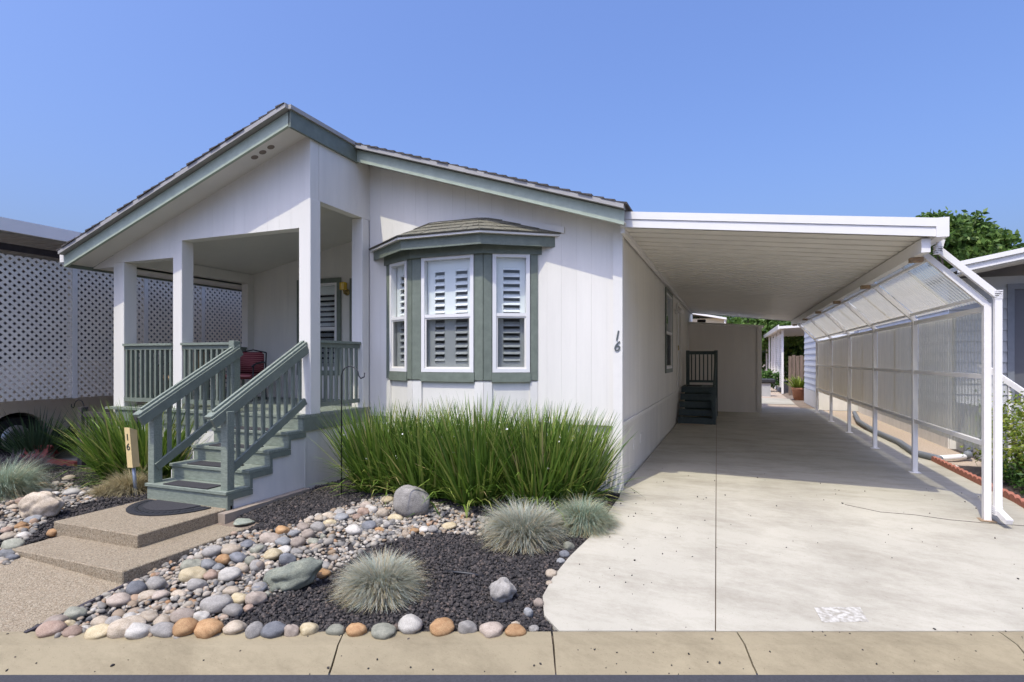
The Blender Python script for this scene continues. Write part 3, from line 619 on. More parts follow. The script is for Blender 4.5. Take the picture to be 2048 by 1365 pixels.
railing('porch_railing', (-8.73, 5.90), (-7.675, 5.90), 1.06, 1.93, 'short green porch railing between the left corner post and middle post', 10)
railing('porch_railing', (-7.485, 5.90), (-6.42, 5.90), 1.06, 1.93, 'green porch railing from the middle post to the stair newel', 10)
railing('porch_railing', (XS-.06, 6.09), (XS-.06, 6.995), 1.06, 1.95, 'green porch railing on the right side facing the bay window', 8)
railing('porch_railing', (XL+.1, 6.1), (XL+.1, YB-.16), 1.06, 1.93, 'green porch railing on the far left side before the lattice', 20)

# porch stairs
st = empty('porch_stairs', (-5.77, 4.57, .07), 'sage green wooden porch stairs with two sloping handrails', 'stairs')
ry = [4.57, 4.88, 5.18, 5.48, 5.75]; zt_ = [.07, .254, .434, .614, .796, DZ]
for i in range(5):
    MB().box(-6.38, XS+.0, ry[i], ry[i]+.03, zt_[i]-(.0 if i else 0)+.001, zt_[i+1]-.038).build('riser', M['greenw'], st)
    if i < 4: MB().box(-6.40, XS+.02, ry[i]-.02, ry[i+1]+.0, zt_[i+1]-.037, zt_[i+1]).build('tread', M['greenw'], st, bevel=.004)
for xx, nm, mt in ((XS+.012, 'side_panel', M['white_panel']), (-6.40, 'side_panel', M['white_panel'])):
    pl = [(ry[0]+.1, -.05), (5.78, -.05), (5.78, .76)]
    for i in (3, 2, 1): pl += [(ry[i]+.03, zt_[i+1]-.09), (ry[i]+.03, zt_[i]-.09)]
    pl += [(ry[0]+.1, .16)]
    mb = MB(); mb.extr([(xx-.03, y, z) for y, z in pl], (.02, 0, 0)); mb.build(nm, mt, st)
for i in range(4):                                               # stepped trim under each tread on the right side
    MB().box(XS+.004, XS+.026, ry[i]+.035, ry[i+1]+.035, zt_[i+1]-.1, zt_[i+1]-.038).build('stringer_trim', M['green'], st)
    MB().box(XS+.004, XS+.026, ry[i]-.005, ry[i]+.034, zt_[i]-.03, zt_[i+1]-.038).build('stringer_trim', M['green'], st)
sl_ = (1.91-1.07)/(5.86-4.42)
def srail(x, y0, y1, right):
    zr_ = lambda y: 1.07+(y-4.42)*sl_
    MB().bar((x, y0, zr_(y0)), (x, y1, zr_(y1)), .10, .04).build('handrail', M['greenw'], st, bevel=.004)
    MB().bar((x, y0+.06, zr_(y0+.06)+.033), (x, y1-.02, zr_(y1-.02)+.033), .035, .028).build('grip_rail', M['greenw'], st)
    s = .05 if right else .05
    MB().bar((x+s, y0+.02, zr_(y0+.02)-.075), (x+s, y1, zr_(y1)-.075), .035, .11).build('sub_rail', M['green'], st)
    MB().bar((x+s, ry[0]+.04, zr_(ry[0]+.04)-.74), (x+s, 5.84, zr_(5.84)-.74), .036, .09).build('lower_rail', M['green'], st)
    n = 9
    for i in range(n):
        y = 4.80+(5.78-4.80)*i/(n-1); MB().box(x+s-.054, x+s-.0185, y-.018, y+.018, zr_(y)-.82, zr_(y)-.035).build('baluster', M['green'], st)
srail(-5.23, 4.42, 5.88, True); srail(-6.33, 4.40, 5.83, False)
for x0, ya, yb, zb, ztp in ((-5.245, 4.59, 4.69, .08, 1.13), (-6.385, 4.58, 4.69, .07, 1.12), (-6.39, 5.72, 5.83, DZ, 1.96)):
    MB().box(x0, x0+.10, ya, yb, zb, ztp).build('newel_post', M['greenw'], st, bevel=.005)
mats = ['lowest', 'second', 'third', 'topmost']
for i in range(4):
    thing('tread_mat', MB().box(-6.12, -5.42, ry[i]+.0, ry[i]+.2, zt_[i+1]+.001, zt_[i+1]+.012), M['tread'], f'dark rubber tread mat on the {mats[i]} porch stair', 'mat', 'stair tread mats')
# concrete entry steps
es = empty('entry_steps', (-5.5, 3.8, -.2), 'two broad exposed aggregate concrete steps before the green stairs', 'steps')
MB().box(-6.22, -4.69, 3.15, 4.42, -.35, -.055).build('step_slab', M['aggr'], es, bevel=.008); MB().box(-6.36, -5.13, 3.58, 4.62, -.2, .07).build('step_slab', M['aggr'], es, bevel=.008)
MB().box(-5.125, -5.02, 4.45, 5.75, -.2, .05).build('footing', M['slab'], es)
mb = MB(); c0 = (-5.80, 4.52)
def dring(r, z0, z1, ex=1.0): 
    pts = [(c0[0]+r*math.cos(t), c0[1]-r*.98*ex*math.sin(t)) for t in [math.pi*k/24 for k in range(25)]]; return MB().prism(pts[::-1], z0, z1)
dm = empty('doormat', (c0[0], c0[1], .07), 'half round black rubber doormat on the top concrete step', 'doormat')
dring(.50, .072, .082).build('border', M['black'], dm); dring(.34, .083, .09).build('ribbed_center', M['tread'], dm)
for k in range(20):
    t = math.pi*(k+.5)/20; MB().lathe((c0[0]+.42*math.cos(t), c0[1]-.42*.98*math.sin(t), .082), [(.03, 0), (.028, .006), (.012, .009)], 7).build('scroll_relief', M['iron'], dm)

# ------------------------------------------------------------------ carport
cp = empty('carport', (2.55, 7.4, 0), 'white aluminium carport with sloping roof and corrugated plastic side screen', 'carport')
CY0, CY1 = 7.0, 20.6; cx0, cx1 = XR+.03, 1.99
zc = lambda x: 3.36-(x-cx0)*(3.36-2.98)/(cx1-cx0)
mb = MB(); ys = []; y = CY0+.06; k = 0
while y < CY1:
    ys += [(y, 0), (y+.21, 0), (y+.22, .055), (y+.285, .055), (y+.295, 0)]; y += .30
for y_, h in ys: mb.v += [(cx0, y_, zc(cx0)+h), (cx1, y_, zc(cx1)+h)]
mb.f = [(2*i, 2*i+1, 2*i+3, 2*i+2) for i in range(len(ys)-1)]; n0 = len(mb.v)
mb.hexa([(cx0, CY0+.05, zc(cx0)+.07), (cx1, CY0+.05, zc(cx1)+.07), (cx1, CY1, zc(cx1)+.07), (cx0, CY1, zc(cx0)+.07), (cx0, CY0+.05, zc(cx0)+.09), (cx1, CY0+.05, zc(cx1)+.09), (cx1, CY1, zc(cx1)+.09), (cx0, CY1, zc(cx0)+.09)])
mb.build('roof_pans', M['aluc'], cp)
rake(cx0, cx1, zc, CY0, 'front_fascia', M['alu'], 0, .095, .03, cp); rake(cx0, cx1, zc, CY0-.012, 'front_fascia', M['alu'], .1, .19, .045, cp)
rake(cx0, cx1, zc, CY1, 'rear_fascia', M['alu'], -.02, .17, .03, cp)
MB().box(cx1, cx1+.11, CY0-.014, CY1, zc(cx1)-.01, zc(cx1)+.19).build('gutter', M['alu'], cp)
MB().box(cx0-.0, cx0+.05, CY0+.031, CY1, zc(cx0)-.07, zc(cx0)-.002).build('wall_hanger', M['alu'], cp)
MB().box(1.88, 1.96, CY0+.06, CY1-.05, 2.83, 2.975).build('beam', M['alu'], cp)
PX = 2.55; py = [7.40, 9.89, 12.33, 14.78, 17.25, 19.9]; BZ = 2.30
for i, y_ in enumerate(py):
    gz0 = gz(PX, y_); pp = MB().box(PX-.032, PX+.032, y_-.032, y_+.032, gz0+.02, BZ).build('post', M['alu'], cp)
    MB().bar((PX, y_, BZ-.02), (1.93, y_, 2.93), .058, .05, (0, 1, 0)).build('slanted_strut', M['alu'], cp)
    MB().box(1.86, 1.98, y_-.045, y_+.045, 2.83-.05, 2.829).build('bracket', M['rust'], cp)
    MB().box(PX-.07, PX+.07, y_-.07, y_+.07, gz0+.031, gz0+.037).build('base_plate', M['rust'] if i == 0 else M['alu'], cp)
def corrug(p0, p1, q0, q1, pitch, amp, mat):                     # sheet between the edges p0-p1 and q0-q1, waves running from p to q
    p0, p1, q0, q1 = map(Vector, (p0, p1, q0, q1)); n = max(2, int((p1-p0).length/pitch))*6; nr = (p1-p0).cross(q0-p0).normalized(); mb = MB()
    for i in range(n+1):
        t = i/n; o_ = nr*amp*math.sin(2*math.pi*i/6); mb.v += [tuple(p0.lerp(p1, t)+o_), tuple(q0.lerp(q1, t)+o_)]
    mb.f = [(2*i, 2*i+2, 2*i+3, 2*i+1) for i in range(n)]
    return mb.build('corrugated_panel', mat, cp, smooth=True)
for i in range(5):
    y0, y1 = py[i]+.045, py[i+1]-.045
    for z_ in (.80, 1.52, 2.245): MB().bar((PX, py[i]+.04, z_), (PX, py[i+1]-.04, z_), .045, .05).build('rail', M['alu'], cp)
    MB().bar((PX-.06, py[i]+.03, BZ+.06), (PX-.06, py[i+1]-.03, BZ+.06), .03, .035).build('rail', M['alu'], cp)
    MB().bar((2.02, py[i]+.03, 2.80), (2.02, py[i+1]-.03, 2.80), .03, .03).build('rail', M['alu'], cp)
    spl = [(y0, y0+1.02, M['polyc']), (y0+.98, y1, M['polym'])] if i == 0 else [(y0, (y0+y1)/2+.03, M['polym']), ((y0+y1)/2-.03, y1, M['polym'])]
    for k, (a, b, mt) in enumerate(spl):
        dx = .034+.008*k
        corrug((PX+dx, a, .70), (PX+dx, b, .70), (PX+dx, a, 2.24), (PX+dx, b, 2.24), .085, .013, mt)
        corrug((PX+.02+.006*k, a, BZ+.04), (PX+.02+.006*k, b, BZ+.04), (2.02+.006*k, a, 2.90), (2.02+.006*k, b, 2.90), .085, .013, mt)
# downspout
dsx = 2.62; dy = 7.33
ds = MB().bar((2.13, dy, 3.0), (2.10, dy, 2.88), .062, .055, (0, 1, 0)).bar((2.10, dy, 2.90), (dsx, dy, 2.37), .062, .055, (0, 1, 0)).bar((dsx, dy, 2.40), (dsx, dy, gz(dsx, dy)+.16), .062, .055, (0, 1, 0)).bar((dsx, dy+.02, gz(dsx, dy)+.17), (dsx+.04, dy-.16, gz(dsx, dy)+.09), .062, .055).build('downspout', M['alu'], cp)
for (x_, z_) in ((2.10, 2.89), (dsx, 2.385), (dsx, gz(dsx, dy)+.165)):
    mb = MB()
    for k in range(5): mb.box(x_-.036, x_+.036, dy-.032, dy+.032, z_-.045+.02*k, z_-.035+.02*k)
    mb.build('elbow_ribs', M['alu'], ds)

# ------------------------------------------------------------------ shed, side steps
sh = empty('shed', (-.2, 19.3, 0), 'pale panelled garden shed standing at the back of the carport', 'shed')
sfz = FR((XR+.03, 19.3, 0), 0)
wall(sfz, 0, .90-XR-.03, .08, lambda a: 2.88-.075*a, [], M['shed'], 'siding_board', parent=sh)
MB().box(.80, .905, 19.3, 22, .08, 2.72).build('side_wall', M['shed'], sh); MB().box(.80, .93, 19.26, 19.286, .08, 2.74).build('corner_trim', M['shed'], sh)
MB().box(XR+.03, .92, 19.26, 19.286, .0, .10).build('base_board', M['shed'], sh)
slope(mb := MB(), XR+.03, 2.95, 1.0, 2.78, 19.18, 22.2, .05); mb.build('roof', M['soffit'], sh)
MB().box(-1.0, -.75, 19.3, 19.6, 2.93, 3.02).build('roof_vent', M['oldwood'], sh)
ss = empty('side_steps', (-.85, 15.3, 0), 'dark green wooden steps to the side door under the carport', 'steps')
for i in range(5):
    yy = 15.25+.26*i; zz = .19*(i+1)
    MB().box(-1.27, -.42, yy, yy+.03, zz-.19+.032, zz-.036).build('riser', M['dgreen'], ss); MB().box(-1.27, -.40, yy-.03, yy+.27, zz-.035, zz).build('tread', M['dgreen'], ss)
MB().box(-1.27, -.40, 16.57, 17.7, .915, .95).build('landing', M['dgreen'], ss); MB().box(-1.27, -.42, 17.6, 17.64, .0, .91).build('back_panel', M['dgreen'], ss)
MB().box(-.41, -.36, 15.3, 17.7, .0, .6).build('side_panel', M['dgreen'], ss)
for px_, py_ in ((-.44, 15.32), (-.44, 17.64), (-1.24, 17.66)): MB().box(px_, px_+.1, py_, py_+.1, 0, 1.98 if py_ > 16 else 1.0).build('post', M['dgreen'], ss)
MB().box(-1.14, -.44, 17.68, 17.72, 1.86, 1.96).build('rail', M['dgreen'], ss); MB().box(-1.14, -.44, 17.68, 17.72, 1.02, 1.09).build('rail', M['dgreen'], ss)
for k in range(6): MB().box(-1.1+.115*k, -1.065+.115*k, 17.685, 17.715, 1.091, 1.859).build('baluster', M['dgreen'], ss)
MB().bar((-.39, 15.37, 1.0), (-.39, 17.64, 1.92), .05, .08).build('handrail', M['dgreen'], ss)
thing('door_mat', MB().box(-1.2, -.62, 14.95, 15.2, .032, .045), M['gravel'], 'flat grey speckled mat at the foot of the side steps', 'mat')
thing('landing_mat', MB().box(-1.15, -.75, 16.7, 17.1, .951, .965), M['black'], 'dark mat on the landing of the side steps', 'mat')

# ------------------------------------------------------------------ hooks, marker, small things
def hook(u, v, h, bend, label):
    b, t = G(u, v); pts = [(b.x, b.y, b.z-.05), (b.x, b.y, b.z+h-.12)]
    for k in range(1, 8):
        a = math.pi*k/7; pts.append((b.x+bend*(.13-.13*math.cos(a)), b.y, b.z+h-.12+.12*math.sin(a)))
    pts += [(b.x+bend*.29, b.y, b.z+h-.15), (b.x+bend*.34, b.y, b.z+h-.13), (b.x+bend*.345, b.y, b.z+h-.08)]
    thing('shepherd_hook', MB().tube(pts, .008, 7), M['iron'], label, 'garden hook', 'black garden hooks', True, (b.x, b.y, b.z))
hook(683, 992, 1.62, 1, 'black shepherd hook before the right porch railing'); 
b, t = G(168, 915); hook(168, 915, 1.0, -1, 'black shepherd hook beside the dark trellis on the left')
b, t = G(272, 992)
mk = empty('house_number_marker', b, 'leaning yellow wooden number marker on a steel stake by the stairs', 'sign'); tl = Vector((-.12, .0, 1)).normalized()
MB().tube([b, b+tl*.42], .021, 10).build('stake', M['steel'], mk, True)
fr = FR((b.x, b.y, b.z), math.radians(8)); mb = MB(); o_ = tl*.36
mb.hexa([fr.p(-.04, .05, 0)+o_, fr.p(.04, .05, 0)+o_, fr.p(.04, -.05, 0)+o_, fr.p(-.04, -.05, 0)+o_]+[p+tl*.50 for p in (fr.p(-.04, .05, 0)+o_, fr.p(.04, .05, -.0)+o_)]+[p+tl*.46 for p in (fr.p(.04, -.05, 0)+o_, fr.p(-.04, -.05, 0)+o_)]); mb.build('block', M['yellowpost'], mk)
for ch, hh in (('1', .70), ('6', .58)): text('numeral', ch, .12, M['numeral'], mk, fr.p(0, .0525, 0)+tl*hh, math.radians(8), .002, tilt=-.12)
b, t = G(905, 1152); thing('irrigation_tube', MB().tube([G(890, 1146)[0]+Vector((0, 0, .015)), G(915, 1152)[0]+Vector((0, 0, .03)), G(942, 1155)[0]+Vector((0, 0, .03)), G(968, 1156)[0]+Vector((0, 0, .01))], .012, 8), M['iron'], 'short black irrigation tube lying on the lava rock', 'tube', None, True)

# ------------------------------------------------------------------ porch chairs
def chair(x, y, rz, label, backmat):
    c = empty('patio_chair', (x, y, DZ), label, 'chair', 'porch chairs', rz); r = .012
    def T(pts, nm, rad=r, mt=M['iron']): 
        mb = MB().tube(pts, rad, 8); me = bpy.data.meshes.new(nm); me.from_pydata(mb.v, [], mb.f); return link(nm, me, mt, c, True)
    def BX_(x0, x1, y0, y1, z0, z1, nm, mt):
        bm = bmesh.new(); mb = MB().box(x0, x1, y0, y1, z0, z1); me = bpy.data.meshes.new(nm); me.from_pydata(mb.v, [], mb.f); bm.from_mesh(me); bmesh.ops.bevel(bm, geom=bm.edges[:], offset=.03, segments=3, affect='EDGES'); bm.to_mesh(me); bm.free(); return link(nm, me, mt, c, True)
    for s in (-1, 1):
        T([(s*.27, .25, 0), (s*.27, .22, .42), (s*.25, .30, .85)], 'back_leg'); T([(s*.27, -.25, 0), (s*.27, -.23, .62)], 'front_leg')
        T([(s*.25, .27, .66), (s*.30, .05, .68), (s*.30, -.2, .65), (s*.27, -.28, .60)], 'arm', .016)
    T([(-.25, .30, .85), (0, .32, .90), (.25, .30, .85)], 'back_rail')
    BX_(-.25, .25, -.26, .24, .38, .47, 'seat_cushion', backmat); BX_(-.24, .24, .17, .27, .46, .86, 'back_cushion', backmat)
chair(-8.05, 7.55, .35, 'black metal patio chair with red swirl cushion on the porch', M['cushion'])
chair(-8.55, 6.75, -1.2, 'patio chair with tan cushion behind the left porch railing', M['tanfab'])

# ------------------------------------------------------------------ stones
def rockmesh(seed, rough, sub=3, flat=1.0):
    bm = bmesh.new(); bmesh.ops.create_icosphere(bm, subdivisions=sub, radius=1); o_ = Vector((seed*7.3, seed*3.1, seed*1.7))
    for v in bm.verts:
        n_ = v.co.normalized(); k = 1+rough*noise.noise(n_*.9+o_)+rough*.35*noise.noise(n_*2.3+o_)
        if rough > .4: k += .1*noise.noise(n_*4+o_)-.12*abs(noise.noise(n_*1.7-o_))
        v.co = n_*k
    me = bpy.data.meshes.new('stone'); bm.to_mesh(me); bm.free(); me.polygons.foreach_set('use_smooth', [True]*len(me.polygons)); return me
RM = {}
def stone_mesh(kind, i):
    if (kind, i) not in RM:
        me = rockmesh(i+1, .30); me.materials.append(SM[kind]); RM[(kind, i)] = me
    return RM[(kind, i)]
cnt = 0
def stone(cx, cy, w, h, kind, row):
    """a stone seen w wide and h tall about (cx, cy) in the picture, set on the sloping bed there"""
    global cnt
    b, t = G(cx, cy+h*.42); W = w*t/FPX/2*1.04; Hh = max(.55*W, min(1.0*W, h*t/FPX/2*.95))
    o = bpy.data.objects.new('river_stone', stone_mesh(kind, cnt % 7)); C.objects.link(o); cnt += 1
    dep = W*random.uniform(.72, .95)
    o.scale = (W*1.02, dep, Hh); o.rotation_euler = (random.uniform(-.12, .12), random.uniform(-.15, .15), TH+random.uniform(-.35, .35))
    o.location = (b.x+CF[0]*dep*.6, b.y+CF[1]*dep*.6, gz(b.x+CF[0]*dep*.6, b.y+CF[1]*dep*.6)+Hh*.8)
    size = 'large' if w > 44 else 'medium' if w > 28 else 'small'
    tag(o, f'{size} {SNAME[kind]} river stone {row}', 'stone', f'{SNAME[kind]} {size} stones {row}')
    return o
KR = 'in the row along the kerb'; CK = 'in the dry creek beside the concrete steps'; UP = 'in the upper dry creek below the porch'; DR = 'along the driveway edge'; LF = 'left of the concrete steps'
Z4 = lambda x, y, w, h: (500+.3223*x, 940+.3223*y, .3223*w, .3223*h)
Z3 = lambda x, y, w, h: (.3406*x, 900+.3406*y, .3406*w, .3406*h)
for x, y, w, h, k in ((135, 1012, 155, 110, 'd'), (10, 1010, 100, 110, 'g'), (250, 1005, 90, 110, 'k'), (355, 1003, 115, 90, 'y'), (525, 1010, 110, 85, 'v'), (655, 1010, 130, 90, 'o'), (825, 1035, 150, 50, 'v'), (985, 985, 155, 125, 'w'), (1180, 995, 145, 110, 'o'), (1348, 993, 120, 100, 'g'), (1495, 1010, 150, 90, 'k'), (1648, 1018, 130, 75, 'o')):
    stone(*Z4(x, y, w, h), k, KR)
for x, y, w, h, k in ((275, 1070, 145, 85, 'n'), (305, 1025, 130, 80, 'k'), (405, 1090, 115, 50, 'n'), (550, 1090, 135, 65, 'y'), (710, 1075, 190, 90, 't'), (785, 1100, 150, 45, 'w'), (940, 1085, 150, 70, 'g'), (1075, 1060, 140, 110, 'o'), (1210, 1065, 150, 115, 'o'), (1355, 1065, 135, 90, 't')):
    stone(*Z3(x, y, w, h), k, KR)
for x, y, w, h, k in ((1760, 995, 60, 45, 'g'), (1650, 965, 60, 35, 't'), (1728, 890, 60, 75, 'b'), (1793, 835, 62, 65, 'k'), (1857, 710, 42, 35, 't'), (1873, 652, 70, 55, 't'), (1930, 572, 55, 40, 'b'), (1950, 528, 60, 50, 'd'), (1980, 478, 72, 60, 'v')):
    stone(*Z4(x, y, w, h), k, DR)
for x, y, w, h, k in ((415, 975, 125, 75, 'v'), (575, 1025, 100, 75, 't'), (655, 1030, 90, 85, 'g'), (855, 1000, 120, 70, 't'), (935, 1025, 100, 65, 't'), (1050, 990, 120, 90, 'k'), (1170, 990, 95, 65, 'w'), (1250, 930, 180, 100, 'g'), (1355, 960, 110, 85, 'g'), (785, 830, 105, 100, 'd'), (900, 800, 105, 90, 'g'), (670, 910, 140, 70, 'k'), (845, 868, 95, 55, 't'), (1110, 690, 120, 75, 'v'), (1210, 685, 95, 70, 'b'), (1300, 655, 80, 70, 'o'), (1235, 610, 115, 75, 'g'), (1345, 600, 115, 60, 't'), (1225, 750, 90, 75, 'n'), (1330, 745, 120, 90, 'w'), (1110, 755, 145, 75, 'y'), (1135, 805, 110, 75, 'g'), (1385, 645, 100, 70, 'd'), (1410, 710, 85, 75, 't'), (1500, 690, 85, 85, 'k'), (1440, 565, 80, 50, 'd'), (1510, 590, 80, 65, 'g'), (1490, 885, 120, 85, 'k'), (1390, 890, 100, 70, 'y'), (1350, 840, 90, 60, 't'), (1510, 820, 80, 65, 'g'), (910, 740, 50, 30, 'n'), (750, 995, 85, 50, 'w'), (480, 1060, 60, 40, 'w'), (400, 1030, 60, 55, 'y'), (700, 870, 60, 25, 'o'), (1040, 860, 80, 45, 't'), (930, 870, 90, 45, 'k'), (1450, 940, 60, 45, 'n'), (1270, 700, 70, 50, 'b'), (1460, 655, 60, 75, 'v')):
    stone(*Z3(x, y, w, h), k, CK)
for x, y, w, h, k in ((110, 435, 120, 75, 'k'), (188, 385, 85, 65, 'o'), (195, 460, 90, 65, 'b'), (290, 460, 90, 75, 'k'), (40, 500, 90, 70, 'v'), (125, 540, 115, 75, 'y'), (200, 510, 85, 65, 'w'), (225, 560, 100, 80, 'd'), (325, 365, 85, 60, 'k'), (415, 365, 90, 75, 'g'), (355, 410, 80, 70, 'k'), (270, 400, 80, 50, 'b'), (425, 310, 70, 50, 't'), (475, 290, 70, 40, 't'), (490, 338, 80, 40, 'y'), (450, 405, 42, 85, 'v'), (390, 455, 70, 45, 'v'), (355, 325, 45, 55, 't'), (550, 270, 70, 45, 'g'), (620, 270, 65, 45, 'w'), (710, 222, 65, 45, 'k'), (700, 265, 75, 55, 'n'), (760, 255, 60, 60, 'w'), (820, 275, 70, 70, 't'), (850, 195, 80, 55, 'y'), (565, 302, 85, 50, 'b'), (635, 385, 115, 75, 'w'), (730, 355, 90, 70, 'd'), (800, 325, 50, 45, 'g'), (850, 345, 60, 50, 'g'), (900, 310, 90, 50, 'y'), (1020, 385, 60, 35, 'o'), (1080, 378, 65, 45, 'w'), (1130, 378, 75, 55, 'g'), (1230, 362, 85, 40, 'y'), (800, 380, 60, 30, 'o'), (660, 300, 70, 40, 'n'), (505, 420, 40, 60, 'n'), (30, 610, 80, 85, 'g'), (110, 590, 60, 40, 't'), (20, 545, 60, 40, 't'), (45, 745, 85, 70, 'd'), (35, 810, 100, 80, 'k'), (105, 778, 45, 40, 'v'), (450, 610, 90, 45, 'g'), (285, 520, 80, 45, 'g')):
    stone(*Z4(x, y, w, h), k, UP)
stone(*Z4(440, 660, 108, 55), 'o', UP)
for x, y, w, h, k in ((60, 345, 72, 42, 't'), (115, 305, 75, 42, 'n'), (250, 243, 70, 42, 'w'), (235, 205, 52, 32, 'o'), (390, 175, 66, 30, 't'), (315, 265, 50, 36, 'w'), (300, 490, 60, 50, 'o'), (105, 455, 75, 55, 'o'), (170, 425, 85, 35, 'b'), (125, 475, 62, 30, 'o'), (50, 465, 60, 45, 't'), (20, 480, 60, 45, 'n'), (245, 395, 70, 30, 't'), (30, 520, 80, 40, 't'), (120, 510, 70, 40, 'w'), (50, 565, 110, 70, 'v'), (20, 620, 90, 60, 'b'), (60, 640, 70, 45, 'd'), (180, 260, 60, 35, 'n'), (410, 265, 90, 35, 'w'), (470, 262, 60, 30, 'w'), (340, 335, 50, 25, 'y')):
    stone(*Z3(x, y, w, h), k, LF)
ORD = ['leftmost', 'second from left', 'third from left', 'fourth from left', 'fifth from left', 'sixth from left', 'seventh from left', 'eighth from left', 'ninth from left', 'tenth from left']
by = {}
for o in C.objects:
    if o.name.startswith('river_stone'): by.setdefault(o['label'], []).append(o)
for lb, os_ in by.items():
    os_.sort(key=lambda o: (o.location.x*CR[0]+o.location.y*CR[1])/(o.location.x*CF[0]+o.location.y*CF[1]))
    if len(os_) > 1:
        for i, o in enumerate(os_): o['label'] = lb+', '+('rightmost' if i == len(os_)-1 else ORD[i])
def boulder(cx, cy, w, h, kind, label, seed, rough=.5, dep=.8, rot=0):
    b, t = G(cx, cy+h*.45); W = w*t/FPX/2; Hh = h*t/FPX/2*.98; me = rockmesh(seed, rough, 4); me.materials.append(SM[kind])
    o = bpy.data.objects.new('boulder', me); C.objects.link(o); o.scale = (W, W*dep, Hh); o.rotation_euler = (0, rot, TH); xx, yy = b.x+CF[0]*W*dep*.6, b.y+CF[1]*W*dep*.6
    o.location = (xx, yy, gz(xx, yy)+Hh*.8); tag(o, label, 'boulder')
boulder(820, 1005, 76, 70, 'g', 'big rounded lichen grey boulder beside the strap leaf plants', 3, .22, .85)
boulder(580, 1157, 108, 62, 'e', 'flat angular greenish slab rock in the dry creek', 12, .55, .5, -.35)
boulder(1005, 1183, 50, 52, 'g', 'small pitted grey rock on the lava gravel near the driveway', 21, .5, .9)
boulder(66, 1017, 84, 56, 't', 'angular tan boulder left of the concrete steps', 15, .5, .6, -.3)
boulder(243, 985, 26, 14, 'g', 'grey rock tucked under the blonde grass tuft', 5, .3)
fl, _ = G(487, 1046); o = bpy.data.objects.new('flat_stone', rockmesh(9, .4, 3)); o.data.materials.append(SM['e']); C.objects.link(o); o.location = fl+Vector((0, 0, .01)); o.scale = (.13, .1, .025); tag(o, 'flat greenish grey stone by the corner of the concrete steps', 'stone')
# pebbles and lava as stuff
def in_poly(px, py_, poly):
    r = np.zeros(len(px), bool); n = len(poly); j = n-1
    for i in range(n):
        xi, yi = poly[i]; xj, yj = poly[j]
        c_ = ((yi > py_) != (yj > py_)) & (px < (xj-xi)*(py_-yi)/(yj-yi+1e-12)+xi); r ^= c_; j = i
    return r
def gzv(x, y):
    d = np.clip(x*CF[0]+y*CF[1], 4.0, 6.6); return -.27*((6.6-d)/2.6)**1.3
def ico(sub):
    bm = bmesh.new(); bmesh.ops.create_icosphere(bm, subdivisions=sub, radius=1); bm.verts.ensure_lookup_table()
    V = np.array([v.co[:] for v in bm.verts]); Fc = np.array([[v.index for v in f.verts] for f in bm.faces]); bm.free(); return V, Fc
def grains(name, pts, size, sub, rough, flat, mat, lift=.3):
    V, Fc = ico(sub); n = len(pts); nv = len(V)
    ang = rng.uniform(0, 2*np.pi, n); sc = rng.uniform(.65, 1.35, (n, 3))*size*np.exp(rng.normal(0, .28, (n, 1))); sc[:, 2] *= flat
    W = V[None]*(1+rng.normal(0, rough, (n, nv, 1)))*sc[:, None, :]
    tx = rng.uniform(-.5, .5, n); Wy = W[:, :, 1]*np.cos(tx)[:, None]-W[:, :, 2]*np.sin(tx)[:, None]; Wz = W[:, :, 1]*np.sin(tx)[:, None]+W[:, :, 2]*np.cos(tx)[:, None]
    c, s = np.cos(ang)[:, None], np.sin(ang)[:, None]
    X = W[:, :, 0]*c-Wy*s+pts[:, 0:1]; Y_ = W[:, :, 0]*s+Wy*c+pts[:, 1:2]; Zz = Wz+(gzv(pts[:, 0], pts[:, 1])+sc[:, 2]*lift+pts[:, 2])[:, None]
    VV = np.stack([X, Y_, Zz], -1).reshape(-1, 3); FF = (Fc[None]+(np.arange(n)*nv)[:, None, None]).reshape(-1, 3)
    return fast_mesh(name, VV, FF, mat, None, sub > 1)
def sample(poly, n, zj=0):
    P_ = np.array(poly); lo, hi = P_.min(0), P_.max(0); out = []; tot = 0
    while tot < n:
        p = rng.uniform(lo, hi, (n*2, 2)); p = p[in_poly(p[:, 0], p[:, 1], poly)]; out.append(p); tot += len(p)
    p = np.concatenate(out)[:n]; return np.concatenate([p, rng.uniform(0, 1, (n, 1))*zj], 1)
gp = lambda *l: [tuple(G(u, v)[0][:2]) for u, v in l]
creek = gp((75, 1278), (150, 1225), (245, 1178), (300, 1150), (400, 1095), (470, 1070), (560, 1062), (650, 1030), (735, 1003), (790, 992), (860, 1005), (930, 1030), (1000, 1045), (985, 1075), (880, 1070), (800, 1080), (730, 1105), (660, 1150), (610, 1180), (540, 1195), (470, 1225), (430, 1262), (420, 1280))
creekL = gp((0, 1000), (60, 985), (120, 965), (200, 985), (190, 1005), (110, 1030), (60, 1075), (30, 1130), (0, 1140))
pb = sample(creek, 4200, .012); tag(grains('pebbles', pb, .019, 2, .05, .7, M['pebble'], .6), 'small mixed river pebbles filling the dry creek bed', 'pebbles', kind='stuff')
pb2 = sample(creekL, 900, .02); tag(grains('pebbles', pb2, .02, 2, .05, .7, M['pebble'], .6), 'small river pebbles left of the concrete steps', 'pebbles', kind='stuff')
lv = sample(bedR, 60000, .012); lv = lv[~in_poly(lv[:, 0], lv[:, 1], creek) | (rng.random(len(lv)) < .04)]; keep = lv[:, 1] < 7.0; lv = lv[keep]
tag(grains('lava_gravel', lv, .0105, 1, .16, .85, M['lava'], .5), 'dark lava rock gravel covering the front planting bed', 'gravel', kind='stuff')
lv = sample(bedL, 30000, .012); lv = lv[~in_poly(lv[:, 0], lv[:, 1], creekL)]
tag(grains('lava_gravel', lv, .0125, 1, .16, .85, M['lava'], .5), 'dark lava rock gravel in the left planting bed', 'gravel', kind='stuff')

